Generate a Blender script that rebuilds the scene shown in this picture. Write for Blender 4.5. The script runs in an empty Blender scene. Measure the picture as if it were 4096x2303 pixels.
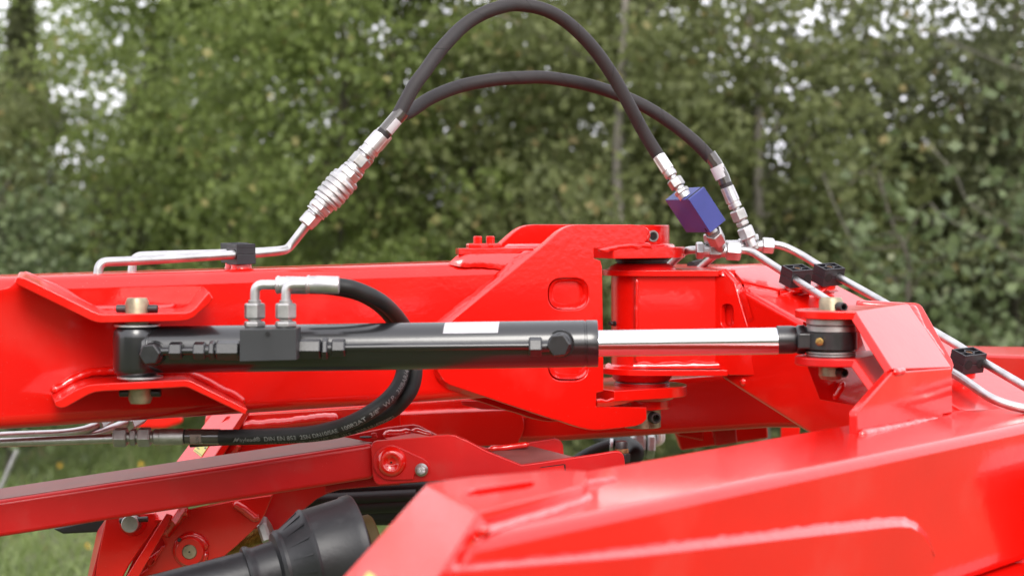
import bpy, bmesh, math, random
import numpy as np
from mathutils import Vector, Matrix, noise
from mathutils.geometry import convex_hull_2d
random.seed(7); np.random.seed(7)
SC = bpy.context.scene
COL = SC.collection
R = math.radians
F = 7158.0      # focal length in photo pixels (photo is 4096 wide)
HY = 890.0      # row of the horizon in the photo
CZ = 1.5        # camera height

# ---------------------------------------------------------------- camera
cd = bpy.data.cameras.new('camera'); cam = bpy.data.objects.new('camera', cd); COL.objects.link(cam)
cam.location = (0, 0, CZ); cam.rotation_euler = (R(90), 0, 0)
cd.sensor_width = 36; cd.lens = F/4096*36
cd.shift_y = -(1151.5-HY)/4096
cd.clip_start = .05; cd.clip_end = 500
cd.dof.use_dof = True; cd.dof.focus_distance = 2.27; cd.dof.aperture_fstop = 63/11.5
cd.dof.aperture_blades = 9
SC.camera = cam
# ---------------------------------------------------------------- light
SUN_EL, SUN_AZ = R(36), R(172)    # azimuth clockwise from +Y: behind the camera, to its left
w = bpy.data.worlds.new('World'); SC.world = w; w.use_nodes = True
nt = w.node_tree; nt.nodes.clear()
sky = nt.nodes.new('ShaderNodeTexSky'); sky.sky_type = 'NISHITA'; sky.sun_disc = False
sky.sun_elevation = SUN_EL; sky.sun_rotation = SUN_AZ; sky.air_density = 1; sky.dust_density = 4; sky.ozone_density = 1
hs = nt.nodes.new('ShaderNodeHueSaturation'); hs.inputs['Saturation'].default_value = .35
cl_ = nt.nodes.new('ShaderNodeMix'); cl_.data_type = 'RGBA'; cl_.inputs[0].default_value = .84; cl_.inputs[7].default_value = (6.3, 6.25, 6.7, 1)  # even cloud cover over the clear sky
bg = nt.nodes.new('ShaderNodeBackground'); bg.inputs[1].default_value = .14
wo = nt.nodes.new('ShaderNodeOutputWorld')
nt.links.new(sky.outputs[0], hs.inputs['Color']); nt.links.new(hs.outputs[0], cl_.inputs[6]); nt.links.new(cl_.outputs[2], bg.inputs[0]); nt.links.new(bg.outputs[0], wo.inputs[0])
sl = bpy.data.lights.new('sun', 'SUN'); so = bpy.data.objects.new('sun', sl); COL.objects.link(so)
sl.energy = .95; sl.angle = R(24); sl.color = (1, .96, .9)
sd = Vector((math.sin(SUN_AZ)*math.cos(SUN_EL), math.cos(SUN_AZ)*math.cos(SUN_EL), math.sin(SUN_EL)))
so.rotation_euler = sd.to_track_quat('Z', 'Y').to_euler(); so.location = (0, -2, 6)
SC.view_settings.view_transform = 'Standard'; SC.view_settings.look = 'None'
SC.view_settings.gamma = 1; SC.view_settings.use_curve_mapping = False
SC.view_settings.exposure = 1.25
SC.render.engine = 'CYCLES'
SC.cycles.use_denoising = True
SC.cycles.max_bounces = 6; SC.cycles.transparent_max_bounces = 6
SC.cycles.caustics_reflective = False; SC.cycles.caustics_refractive = False

# ---------------------------------------------------------------- photo coordinates
CR = {'S':(0,0,1),'Z':(0,0,.62866),'A':(0,900,2.3355),'B':(900,900,2.3355),'C':(1700,800,2.3355),'D':(2700,850,3.2175),
      'E':(3000,1000,2.0684),'F':(0,1450,1.6973),'G':(500,1650,2.2173),'H':(1300,1450,1.6973),'I':(2200,1400,2.8622),
      'J':(2500,1600,1.614),'K':(300,350,1.81),'L':(1150,450,2.8964),'M':(2550,550,2.6327),'N':(0,0,1.2578),'O':(2048,0,1.2578),
      'Q':(900,1080,3.62),'R':(0,1080,2.8622),'s':(180,1450,3.0306),'T':(700,1680,8.5167),'U':(1450,1660,4.8275),
      'V':(1250,1450,4.1362),'W':(0,1620,3.22),'X':(2200,1680,4.2933),'Y':(3150,1180,2.4971)}
def px(k, x, y):
    ox, oy, s = CR[k]; return (ox+x/s, oy+y/s)
def P(sx, sy, d): return Vector(((sx-2048)/F*d, d, CZ-(sy-HY)/F*d))
def PK(k, x, y, d): return P(*px(k, x, y), d)
def pts(k, lst): return [px(k, *p) for p in lst]
def mm(n, d): return n*d/F          # length in metres of n photo pixels at distance d
class Plane:
    def __init__(s, p, n): s.p = Vector(p); s.n = Vector(n).normalized()
    def hit(s, q):
        ray = Vector(((q[0]-2048)/F, 1, -(q[1]-HY)/F)); o = Vector((0, 0, CZ))
        return o + ray*((s.p-o).dot(s.n)/ray.dot(s.n))
    def off(s, h): return Plane(s.p+s.n*h, s.n)
def YP(d): return Plane((0, d, 0), (0, -1, 0))
BN = Vector((.4905, -.8714, 0)); BD = Vector((.8714, .4905, 0))
BOOM = Plane((0, 2.322, CZ), BN)

# ---------------------------------------------------------------- materials
MAT = {}
def mat(name, col, rough=.5, metal=0, coat=0, bump=0, bscale=300, var=0, vscale=30, spec=.5, specks=0, speck_col=(.5,.3,.28), coatr=.08, trans=0, aniso=None, dirt=None, bdetail=2, coat_ior=1.5):
    m = bpy.data.materials.new(name); m.use_nodes = True; n = m.node_tree; b = n.nodes['Principled BSDF']
    b.inputs['Base Color'].default_value = (*col, 1); b.inputs['Roughness'].default_value = rough
    b.inputs['Metallic'].default_value = metal; b.inputs['Coat Weight'].default_value = coat; b.inputs['Coat Roughness'].default_value = coatr
    b.inputs['Specular IOR Level'].default_value = spec
    tc = n.nodes.new('ShaderNodeTexCoord'); src = tc.outputs['Object']
    cur = None
    if var:
        nz = n.nodes.new('ShaderNodeTexNoise'); nz.inputs['Scale'].default_value = vscale; nz.inputs['Detail'].default_value = 4
        n.links.new(src, nz.inputs['Vector'])
        mx = n.nodes.new('ShaderNodeMix'); mx.data_type = 'RGBA'; mx.inputs[0].default_value = 1
        rp = n.nodes.new('ShaderNodeMapRange'); rp.inputs['From Min'].default_value = .3; rp.inputs['From Max'].default_value = .7
        n.links.new(nz.outputs[0], rp.inputs[0]); n.links.new(rp.outputs[0], mx.inputs[0])
        mx.inputs[6].default_value = (*[c*(1-var) for c in col], 1); mx.inputs[7].default_value = (*[min(1, c*(1+var)) for c in col], 1)
        n.links.new(mx.outputs[2], b.inputs['Base Color']); cur = mx.outputs[2]
        rr = n.nodes.new('ShaderNodeMapRange'); rr.inputs['To Min'].default_value = rough*.85; rr.inputs['To Max'].default_value = min(1, rough*1.2)
        n.links.new(nz.outputs[0], rr.inputs[0]); n.links.new(rr.outputs[0], b.inputs['Roughness'])
    def layer(cur, scale, thr, w, colr, typ='V'):
        if typ == 'V':
            v = n.nodes.new('ShaderNodeTexVoronoi'); v.inputs['Scale'].default_value = scale; o = v.outputs['Distance']
        else:
            v = n.nodes.new('ShaderNodeTexNoise'); v.inputs['Scale'].default_value = scale; v.inputs['Detail'].default_value = 6; o = v.outputs[0]
        n.links.new(src, v.inputs['Vector'])
        q = n.nodes.new('ShaderNodeMapRange')
        if typ == 'V': q.inputs['From Min'].default_value = thr; q.inputs['From Max'].default_value = thr*.5
        else: q.inputs['From Min'].default_value = thr; q.inputs['From Max'].default_value = thr+.12
        q.inputs['To Max'].default_value = w
        n.links.new(o, q.inputs[0])
        x = n.nodes.new('ShaderNodeMix'); x.data_type = 'RGBA'; n.links.new(q.outputs[0], x.inputs[0])
        if cur: n.links.new(cur, x.inputs[6])
        else: x.inputs[6].default_value = (*col, 1)
        x.inputs[7].default_value = (*colr, 1); n.links.new(x.outputs[2], b.inputs['Base Color']); return x.outputs[2]
    if specks: cur = layer(cur, 160, .06, specks, speck_col)
    if dirt: cur = layer(cur, dirt[0], dirt[1], dirt[2], dirt[3], 'N')
    if bump:
        nz = n.nodes.new('ShaderNodeTexNoise'); nz.inputs['Scale'].default_value = bscale; nz.inputs['Detail'].default_value = bdetail
        n.links.new(src, nz.inputs['Vector'])
        bp = n.nodes.new('ShaderNodeBump'); bp.inputs['Strength'].default_value = 1; bp.inputs['Distance'].default_value = bump
        n.links.new(nz.outputs[0], bp.inputs['Height']); n.links.new(bp.outputs[0], b.inputs['Normal']); n.links.new(bp.outputs[0], b.inputs['Coat Normal'])
    b.inputs['Coat IOR'].default_value = coat_ior
    MAT[name] = m; return m
RED = (.64, .0055, .0022)
mat('red_paint', RED, .34, coat=.7, coatr=.10, coat_ior=1.6, spec=.15, dirt=(9, .56, .14, (.42, .10, .08)), bump=.00012, bscale=120, var=.06, vscale=9, specks=.5)
mat('red_weld', RED, .30, coat=.85, coatr=.12, coat_ior=1.75, spec=.3, bump=.0004, bscale=110, var=.05, vscale=60)
mat('dusty_red', (.50, .0045, .005), .38, coat=.2, coatr=.14, spec=.35, bump=.00008, bscale=150, var=.06, vscale=20, specks=.4, dirt=(25, .55, .10, (.35, .12, .10)))
mat('dusty_top', (.19, .055, .048), .55, coat=.1, bump=.0001, bscale=300, var=.15, vscale=25)
mat('black_paint', (.007, .007, .008), .30, coat=.5, coatr=.13, bump=.00004, bscale=90, spec=.6)
mat('black_block', (.022, .024, .026), .5, bump=.00005, bscale=500, var=.1, dirt=(120, .62, .4, (.015, .015, .015)))
mat('black_fitting', (.012, .012, .013), .33, bump=.00006, bscale=300, spec=.7, var=.3, vscale=80)
mat('rubber', (.010, .010, .010), .55, bump=.00008, bscale=900, var=.15, vscale=60, spec=.4)
mat('rubber_wrap', (.024, .0200, .0205), .62, bump=.00010, bscale=1400, var=.12, vscale=50, spec=.4)
mat('zinc', (.52, .51, .51), .44, metal=1, bump=.00006, bscale=260, var=.12, vscale=90)
mat('zinc_dull', (.40, .39, .38), .46, metal=1, bump=.0001, bscale=260, var=.2, vscale=70)
mat('steel_tube', (.50, .49, .485), .36, metal=1, bump=.00004, bscale=200, var=.15, vscale=60, dirt=(260, .64, .5, (.12, .10, .09)))
mat('chrome', (.60, .60, .62), .17, metal=1)
mat('yellow_zinc', (.30, .25, .17), .45, metal=.85, bump=.0002, bscale=130, var=.35, vscale=70)
mat('dark_steel', (.06, .055, .055), .45, metal=.8, var=.2, bump=.0001)
mat('brass', (.34, .22, .07), .4, metal=.9, var=.3, vscale=200, bump=.0002, bscale=400)
mat('rusty', (.18, .08, .03), .7, metal=.3, var=.5, vscale=300, bump=.0004, bscale=500)
mat('blue_anodised', (.042, .055, .23), .45, metal=.1, bump=.00004, bscale=500, var=.1, specks=.4, speck_col=(.2, .2, .4))
mat('black_plastic', (.014, .013, .016), .45, bump=.0001, bscale=600, var=.15, spec=.5)
mat('grey_plastic', (.014, .0145, .017), .45, bump=.0002, bscale=160, var=.25, vscale=14, dirt=(30, .62, .5, (.045, .045, .048)))
mat('label_white', (.85, .83, .86), .4, bump=.0002, bscale=90)
mat('label_cream', (.42, .35, .31), .5, bump=.0001, bscale=200, var=.08)
mat('sleeve_film', (.05, .043, .038), .12, coat=1, coatr=.06, bump=.0003, bscale=120)
mat('print_grey', (.16, .165, .16), .6, var=.25, vscale=400)
mat('print_dark', (.10, .10, .09), .6)
mat('yellow_sticker', (.55, .50, .10), .35)
mat('gun_dark', (.006, .006, .006), .6)
mat('mustard', (.05, .032, .008), .6, var=.2, spec=.2)
mat('white_plastic', (.75, .72, .74), .4)
mat('groove', (.004, .004, .004), .8)
mat('bark', (.08, .07, .052), .85, bump=.004, bscale=40, var=.35, vscale=12)
mat('pale_bark', (.16, .145, .12), .8, bump=.003, bscale=40, var=.35, vscale=9)
def leafmat(name, c1, c2, c3=None, trans=.35, scale=3.0, rough=.5):
    m = bpy.data.materials.new(name); m.use_nodes = True; n = m.node_tree; n.nodes.clear()
    out = n.nodes.new('ShaderNodeOutputMaterial'); b = n.nodes.new('ShaderNodeBsdfPrincipled'); t = n.nodes.new('ShaderNodeBsdfTranslucent'); ms = n.nodes.new('ShaderNodeMixShader')
    at = n.nodes.new('ShaderNodeAttribute'); at.attribute_name = 'tint'
    r = n.nodes.new('ShaderNodeValToRGB'); r.color_ramp.elements[0].color = (*c1, 1); r.color_ramp.elements[1].color = (*c2, 1)
    if c3: e = r.color_ramp.elements.new(.94); e.color = (*c2, 1); r.color_ramp.elements[-1].color = (*c3, 1)
    n.links.new(at.outputs['Fac'], r.inputs[0]); n.links.new(r.outputs[0], b.inputs['Base Color']); n.links.new(r.outputs[0], t.inputs[0])
    b.inputs['Roughness'].default_value = rough; b.inputs['Specular IOR Level'].default_value = .4
    ms.inputs[0].default_value = trans; n.links.new(b.outputs[0], ms.inputs[1]); n.links.new(t.outputs[0], ms.inputs[2]); n.links.new(ms.outputs[0], out.inputs[0])
    MAT[name] = m
mat('yellow_petal', (.8, .45, .02), .6)
mat('stem_green', (.08, .14, .03), .7)
leafmat('leaf_bright', (.135, .180, .050), (.28, .345, .105), (.42, .38, .15), .6)
leafmat('leaf_mid', (.135, .158, .060), (.265, .295, .120), (.38, .31, .14), .6)
leafmat('leaf_dark', (.095, .108, .052), (.20, .22, .105), (.30, .24, .13), .55)
leafmat('leaf_pale', (.085, .115, .050), (.175, .22, .095), (.25, .27, .15))
leafmat('grass_blade', (.10, .15, .035), (.25, .31, .11), (.32, .27, .14), .4)

# ---------------------------------------------------------------- object helpers
def thing(name, label, cat, loc, group=None, rot=None):
    o = bpy.data.objects.new(name, None); COL.objects.link(o); o.empty_display_size = .02
    o.matrix_world = Matrix.Translation(loc) @ (rot.to_4x4() if rot else Matrix.Identity(4))
    o['label'] = label; o['category'] = cat
    if group: o['group'] = group
    return o
def link(name, me, m, parent=None, local=False):
    o = bpy.data.objects.new(name, me); COL.objects.link(o)
    if m: me.materials.clear(); me.materials.append(MAT[m])
    if parent:
        o.parent = parent
        if not local: o.matrix_parent_inverse = world_of(parent).inverted()
    return o
def world_of(o):
    if o.parent is None: return o.matrix_basis.copy()
    return world_of(o.parent) @ o.matrix_parent_inverse @ o.matrix_basis
def tag(o, label, cat, group=None, kind=None):
    if label: o['label'] = label
    if cat: o['category'] = cat
    if group: o['group'] = group
    if kind: o['kind'] = kind
    return o
def finish(bm, name, m, parent=None, bevel=0, seg=2, ang=35, local=False, smooth=True):
    bmesh.ops.recalc_face_normals(bm, faces=bm.faces)
    me = bpy.data.meshes.new(name); bm.to_mesh(me); bm.free()
    if smooth:
        me.shade_smooth()
        me.set_sharp_from_angle(angle=R(ang))
    o = link(name, me, m, parent, local)
    if bevel:
        md = o.modifiers.new('bevel', 'BEVEL'); md.width = bevel; md.segments = seg; md.limit_method = 'ANGLE'; md.angle_limit = R(30); md.harden_normals = True
        md.use_clamp_overlap = True
    return o
def ngon_prism(bm, front, back):
    a = [bm.verts.new(p) for p in front]; b = [bm.verts.new(p) for p in back]; n = len(a)
    bm.faces.new(a); bm.faces.new(b[::-1])
    for i in range(n): bm.faces.new((a[i], b[i], b[(i+1) % n], a[(i+1) % n]))
def solid(name, front, back, m='red_paint', parent=None, bevel=.0012, seg=2, **k):
    bm = bmesh.new(); ngon_prism(bm, front, back); return finish(bm, name, m, parent, bevel, seg, **k)
def slab(name, poly, plane, thick, m='red_paint', parent=None, bevel=.0012, seg=2, **k):
    f = [plane.hit(q) for q in poly]
    return solid(name, f, [p-plane.n*thick for p in f], m, parent, bevel, seg, **k)
def hull(name, vs, m='red_paint', parent=None, bevel=.0012, seg=2, **k):
    bm = bmesh.new(); v = [bm.verts.new(p) for p in vs]
    bmesh.ops.convex_hull(bm, input=v)
    bmesh.ops.dissolve_limit(bm, angle_limit=R(2), verts=bm.verts, edges=bm.edges)
    return finish(bm, name, m, parent, bevel, seg, **k)
def plate(name, poly, plane, thick, holes=(), m='red_paint', parent=None, bevel=.0012):
    """flat plate with holes; poly and holes in photo pixels, front face on the plane"""
    n = plane.n; up = Vector((0, 0, 1)); u = up.cross(n)
    if u.length < .1: u = Vector((1, 0, 0))
    u.normalize(); v = n.cross(u).normalized(); o = plane.hit(poly[0])
    cu = bpy.data.curves.new(name, 'CURVE'); cu.dimensions = '2D'; cu.fill_mode = 'BOTH'; cu.extrude = thick/2-bevel; cu.bevel_depth = bevel; cu.bevel_resolution = 2; cu.offset = -bevel
    for lp in [poly]+list(holes):
        s = cu.splines.new('POLY'); s.points.add(len(lp)-1); s.use_cyclic_u = True
        for i, q in enumerate(lp):
            p = plane.hit(q)-o; s.points[i].co = (p.dot(u), p.dot(v), 0, 1)
    t = bpy.data.objects.new('tmp', cu); COL.objects.link(t)
    dg = bpy.context.evaluated_depsgraph_get(); me = bpy.data.meshes.new_from_object(t.evaluated_get(dg))
    bpy.data.objects.remove(t); me.name = name
    M = Matrix((u, v, n)).transposed().to_4x4(); M.translation = o-n*thick/2
    me.transform(M); me.shade_smooth(); me.set_sharp_from_angle(angle=R(30))
    return link(name, me, m, parent)
def frame(d):
    d = d.normalized(); a = Vector((0, 0, 1)) if abs(d.z) < .9 else Vector((1, 0, 0))
    x = a.cross(d).normalized(); return x, d.cross(x), d
def lathe_bm(bm, a, b, prof, n=28, rot=0, cap=True):
    """prof: (t 0..1 along a->b, radius)"""
    x, y, d = frame(b-a); rings = []
    for t, r in prof:
        c = a+(b-a)*t
        rings.append([bm.verts.new(c+(x*math.cos(rot+2*math.pi*i/n)+y*math.sin(rot+2*math.pi*i/n))*r) for i in range(n)])
    for p, q in zip(rings, rings[1:]):
        for i in range(n): bm.faces.new((p[i], p[(i+1) % n], q[(i+1) % n], q[i]))
    if cap: bm.faces.new(rings[0][::-1]); bm.faces.new(rings[-1])
def lathe(name, a, b, prof, m, parent=None, n=28, rot=0, bevel=0, ang=35, **k):
    bm = bmesh.new(); lathe_bm(bm, a, b, prof, n, rot); return finish(bm, name, m, parent, bevel, ang=ang, **k)
def cyl(name, a, b, r, m, parent=None, n=28, ch=.0006, **k):
    L = (b-a).length; c = min(ch/L, .3)
    return lathe(name, a, b, [(0, r-ch), (c, r), (1-c, r), (1, r-ch)], m, parent, n, **k)
def hexnut(name, a, b, r, m, parent=None, rot=.26, **k):
    """hexagonal nut with chamfered corners; r = corner radius"""
    bm = bmesh.new(); L = (b-a).length; c = min(.16*r/L, .25)
    lathe_bm(bm, a, b, [(0, r*.90), (c, r), (1-c, r), (1, r*.90)], 6, rot)
    return finish(bm, name, m, parent, .0007, 2, 20, smooth=True, **k)
def catmull(p, n=10):
    q = [p[0]*2-p[1]]+list(p)+[p[-1]*2-p[-2]]; out = []
    for i in range(1, len(q)-2):
        for j in range(n):
            t = j/n; a, b, c, d = q[i-1:i+3]
            out.append(.5*((2*b)+(c-a)*t+(2*a-5*b+4*c-d)*t*t+(3*b-a-3*c+d)*t**3))
    out.append(p[-1].copy()); return out
def fillet(p, r, n=8):
    out = [p[0]]
    for i in range(1, len(p)-1):
        a = (p[i-1]-p[i]); b = (p[i+1]-p[i]); l = min(r, a.length*.45, b.length*.45); s = p[i]+a.normalized()*l; e = p[i]+b.normalized()*l
        for j in range(n+1):
            t = j/n; out.append((1-t)**2*s+2*t*(1-t)*p[i]+t*t*e)
    out.append(p[-1]); return out
def sweep(path):
    """tangent frames carried along the path"""
    T = []
    for i in range(len(path)):
        T.append((path[min(i+1, len(path)-1)]-path[max(i-1, 0)]).normalized())
    x, y, _ = frame(T[0]); fr = []
    for i, t in enumerate(T):
        if i:
            q = T[i-1].rotation_difference(t); x = q @ x
        x = (x-t*x.dot(t)).normalized(); fr.append((x.copy(), t.cross(x), t))
    return fr
def tube_bm(bm, path, rad, n=16, fr=None):
    fr = fr or sweep(path); rings = []
    for i, p in enumerate(path):
        x, y, _ = fr[i]; r = rad(i, len(path)) if callable(rad) else rad
        rings.append([bm.verts.new(p+(x*math.cos(2*math.pi*k/n)+y*math.sin(2*math.pi*k/n))*(r if not isinstance(r, (list, tuple)) else r[k])) for k in range(n)])
    for p, q in zip(rings, rings[1:]):
        for i in range(n): bm.faces.new((p[i], p[(i+1) % n], q[(i+1) % n], q[i]))
    bm.faces.new(rings[0][::-1]); bm.faces.new(rings[-1])
def tube(name, path, rad, m, parent=None, n=18, ang=50, **k):
    bm = bmesh.new(); tube_bm(bm, path, rad, n); return finish(bm, name, m, parent, ang=ang, **k)
def weld(path, r, parent, name='weld_bead', amp=.28, m='red_weld', step=.002, seed=0):
    """a wavy bead of weld metal along a polyline"""
    q = []
    for a, b in zip(path, path[1:]):
        n = max(2, int((b-a).length/step))
        for j in range(n): q.append(a.lerp(b, j/n))
    q.append(path[-1]); rr = []
    for i, p in enumerate(q):
        e = min(1, .35+i/3, .35+(len(q)-1-i)/3)
        rr.append([r*e*(1+.7*amp*noise.noise(p*70+Vector((seed, k*.6, 0)))+.025*math.sin(i*1.3+k)) for k in range(8)])
    q2 = [p+Vector((noise.noise(p*60), noise.noise(p*60+Vector((5, 0, 0))), noise.noise(p*60+Vector((0, 5, 0)))))*r*.22 for p in q]
    bm = bmesh.new(); tube_bm(bm, q2, lambda i, n: rr[i], 8)
    return finish(bm, name, m, parent, ang=80)
def weldp(k, lst, plane, r, parent, **kw): return weld([plane.hit(px(k, *p)) for p in lst], r, parent, **kw)
def arc(cx, cy, rx, ry, a0, a1, n=10):
    return [(cx+rx*math.cos(R(a0+(a1-a0)*i/n)), cy+ry*math.sin(R(a0+(a1-a0)*i/n))) for i in range(n+1)]
def rounded(poly, rad, n=5):
    """round the corners of a 2-D polygon; rad number or list"""
    out = []
    for i, p in enumerate(poly):
        r = rad[i] if isinstance(rad, (list, tuple)) else rad
        a = Vector(poly[i-1]); c = Vector(p); b = Vector(poly[(i+1) % len(poly)])
        if r <= 0: out.append(tuple(p)); continue
        l = min(r, (a-c).length*.48, (b-c).length*.48); s = c+(a-c).normalized()*l; e = c+(b-c).normalized()*l
        for j in range(n+1):
            t = j/n; q = (1-t)**2*s+2*t*(1-t)*c+t*t*e; out.append((q.x, q.y))
    return out
def hdisc(name, cx, cy, z0, z1, r, m, parent, n=40, ch=.0008):
    return cyl(name, Vector((cx, cy, z0)), Vector((cx, cy, z1)), r, m, parent, n, ch)
def hslab(name, xy, z0, z1, m='red_paint', parent=None, bevel=.001, **k):
    return solid(name, [Vector((x, y, z1)) for x, y in xy], [Vector((x, y, z0)) for x, y in xy], m, parent, bevel, **k)
def dup(root, mw, label, **kw):
    r = root.copy(); COL.objects.link(r); r.matrix_world = mw; r['label'] = label
    for ch in list(root.children):
        c = ch.copy(); COL.objects.link(c); c.parent = r
        for g in list(ch.children):
            d = g.copy(); COL.objects.link(d); d.parent = c
    return r
def text_mesh(body, size=1, bold=.02):
    cu = bpy.data.curves.new('txt', 'FONT'); cu.body = body; cu.size = size; cu.offset = bold*size; cu.resolution_u = 3
    t = bpy.data.objects.new('tmp', cu); COL.objects.link(t)
    dg = bpy.context.evaluated_depsgraph_get(); me = bpy.data.meshes.new_from_object(t.evaluated_get(dg)); bpy.data.objects.remove(t)
    return me
def resample(p, n):
    L = [0]
    for a, b in zip(p, p[1:]): L.append(L[-1]+(b-a).length)
    out = []; k = 0
    for i in range(n+1):
        s = L[-1]*i/n
        while k < len(L)-2 and L[k+1] < s: k += 1
        out.append(p[k].lerp(p[k+1], (s-L[k])/max(1e-9, L[k+1]-L[k])))
    return out
def fillet_weld(A, B, parent, bulge=.0012, wav=.0016, name='weld_bead', step=.003):
    """a fillet of weld metal between line A (on the base metal) and line B (edge of the plate)"""
    L = sum((b-a).length for a, b in zip(A, A[1:])); n = max(6, int(L/step)); a_ = resample(A, n); b_ = resample(B, n)
    cam_ = Vector((0, 0, CZ)); rows = []
    bm = bmesh.new()
    for i, (a, b) in enumerate(zip(a_, b_)):
        w = (a-b).normalized(); a = a+w*(noise.noise(a*75)*wav*1.6+.0004*math.sin(i*1.1)); tc = (cam_-a).normalized()+Vector((0, 0, .5)); tc.normalize()
        row = []
        for k in range(6):
            t = k/5; p = b.lerp(a, t)+tc*(bulge*math.sin(math.pi*t)+.0006*noise.noise((b.lerp(a, t))*130)*math.sin(math.pi*t)**.5); row.append(bm.verts.new(p))
        row.append(bm.verts.new((a+b)/2-tc*.004)); rows.append(row)
    for p, q in zip(rows, rows[1:]):
        for k in range(7): bm.faces.new((p[k], p[(k+1) % 7], q[(k+1) % 7], q[k]))
    bm.faces.new(rows[0]); bm.faces.new(rows[-1][::-1])
    return finish(bm, name, 'red_weld', parent, ang=70)
def fw(k, la, pa, lb_, pb, parent, **kw): return fillet_weld([pa.hit(px(k, *q)) for q in la], [pb.hit(px(k, *q)) for q in lb_], parent, **kw)
def surf(q, lift=.0006):
    """nearest point of what is built so far behind photo point q"""
    o = Vector((0, 0, CZ)); d = Vector(((q[0]-2048)/F, 1, -(q[1]-HY)/F)).normalized()
    dg = bpy.context.evaluated_depsgraph_get(); h = SC.ray_cast(dg, o, d)
    return h[1]-d*lift if h[0] else P(*q, 2.4)
def fws(k, la, lb_, parent, la_l=.0004, lb_l=.0010, **kw):
    bpy.context.view_layer.update()
    A = resample_px(pts(k, la), 8); B = resample_px(pts(k, lb_), 8)
    return fillet_weld([surf(q, la_l) for q in A], [surf(q, lb_l) for q in B], parent, **kw)
def resample_px(l, n):
    v = resample([Vector((a, b, 0)) for a, b in l], n); return [(p.x, p.y) for p in v]
# ================================================================ MACHINE
# ---------------- main boom with its head plates
boom = thing('main_boom', 'long red square boom across the left half, with two pinned ears and tall head plates', 'boom', P(900, 1400, 2.2))
bp0 = BOOM
def bpt(sx, sy, off=0): return BOOM.off(off).hit((sx, sy))
W = .105
front = [(-700, 1131), (2385, 1033), (2385, 1566), (-700, 1768)]
o = slab('beam', front, BOOM, W, 'red_paint', boom, .017, 8)
TH = .012
HP = BOOM.off(TH)
C = lambda *l: pts('C', l)
top = C((240, 1130), (1090, 440), (1200, 340), (1255, 292), (1310, 257), (1365, 238), (1440, 229), (1930, 230), (2010, 236), (2075, 262), (2085, 330), (2060, 400), (1990, 440), (1760, 452), (1578, 452), (1578, 545), (1640, 566), (1656, 620))
low = pts('I', [(615, 205), (615, 470), (535, 492), (535, 642), (700, 648), (1108, 652), (1110, 790), (1060, 838), (985, 870), (800, 893), (600, 913), (510, 916), (430, 906), (340, 886), (250, 858), (120, 812), (0, 780)]) + pts('H', [(850, 152), (812, 130), (790, 100), (768, 60)]) + [(1748, 1440), (1752, 1370), (1765, 1325)]
hole = pts('C', rounded([(1150, 728), (1530, 728), (1530, 1026), (1150, 1026)], 148, 8))
hole2 = pts('C', rounded([(1150, 1370), (1530, 1370), (1530, 1688), (1150, 1688)], 148, 8))
hp = plate('head_plate', top+low, HP, TH+.0005, [hole, hole2], 'red_paint', boom, .0013)
back = plate('head_plate', top+low, BOOM.off(-W+.001), TH, [hole], 'red_paint', boom, .0013)
# move the far plate by its true offset: same outline, shifted straight back along the plate normal
for v in back.data.vertices: pass
back.data = hp.data.copy(); back.data.transform(Matrix.Translation(-BN*(W+TH)))
for dy in (0, 650):
    oo = [(x, y+dy) for x, y in rounded([(1157, 735), (1523, 735), (1523, 1019), (1157, 1019)], 144, 8)]; ii = [(x, y+dy) for x, y in rounded([(1190, 762), (1478, 762), (1478, 968), (1190, 968)], 110, 8)]
    fw('C', ii+ii[:1], BOOM.off(.0005), oo+oo[:1], BOOM.off(.0085), boom, bulge=.0006, wav=.0012)
fw('C', [(90, 1150), (400, 900), (620, 730), (720, 640), (800, 560), (920, 478)], BOOM.off(.0005), [(225, 1144), (440, 970), (700, 757), (830, 652), (930, 570), (1050, 474)], HP, boom, bulge=.0008)
fw('H', [(735, 60), (765, 130), (830, 178), (1010, 238)], BOOM.off(.0005), [(768, 62), (800, 118), (852, 152), (1050, 222)], HP.off(-.002), boom)
# top cover plate with its two studs
zt = .5*(P(1829, 1050, 2.35).z+P(1829, 1050, 2.35).z)
def on_top(sx, d, z): return Vector(((sx-2048)/F*d, d, z))
def local(a, t, z):      # a along boom from the swivel axis side, t across (0 front face, W far face)
    p = Vector((0, 2.322, 0)) + BD*a - BN*t; p.z = z; return p
a_of = lambda sx: (BOOM.hit((sx, 1000))-Vector((0, 2.322, CZ))).dot(BD)
a0, a1 = a_of(1838), a_of(2140)
zt = CZ-(1021-HY)/F*2.26
hslab_pts = [local(a0+.001, .004, 0), local(a1, .004, 0), local(a1, W-.01, 0), local(a0+.065, W-.02, 0), local(a0+.010, .03, 0)]
hslab('top_plate', [(p.x, p.y) for p in hslab_pts], zt, zt+.0082, 'red_paint', boom)
fillet_weld([local(a0-.012, .008, zt-.0115), local(a0+.0, -.0005, zt-.015), local(a0+.04, -.001, zt-.017), local(a1-.03, -.0015, zt-.022), local(a1, -.0015, zt-.030)], [local(a0+.006, .010, zt+.001), local(a0+.012, .0045, zt+.001), local(a0+.04, .0035, zt+.001), local(a1-.03, .0035, zt+.001), local(a1, .0035, zt+.001)], boom, bulge=.003)
for sx in (1900, 1951):
    a = a_of(sx)+.02; q = local(a, .030, zt+.0082)
    hexnut('bolt_head', q-Vector((0, 0, .001)), q+Vector((0, 0, .006)), .016, 'red_paint', boom)
    cyl('stud', q, q+Vector((0, 0, .0155)), .0057, 'red_paint', boom, ch=.0012)
fillet_weld([PK('C', 720, 455, 2.385), PK('C', 1085, 470, 2.41)], [PK('C', 775, 412, 2.40), PK('C', 1100, 408, 2.42)], boom)
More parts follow.
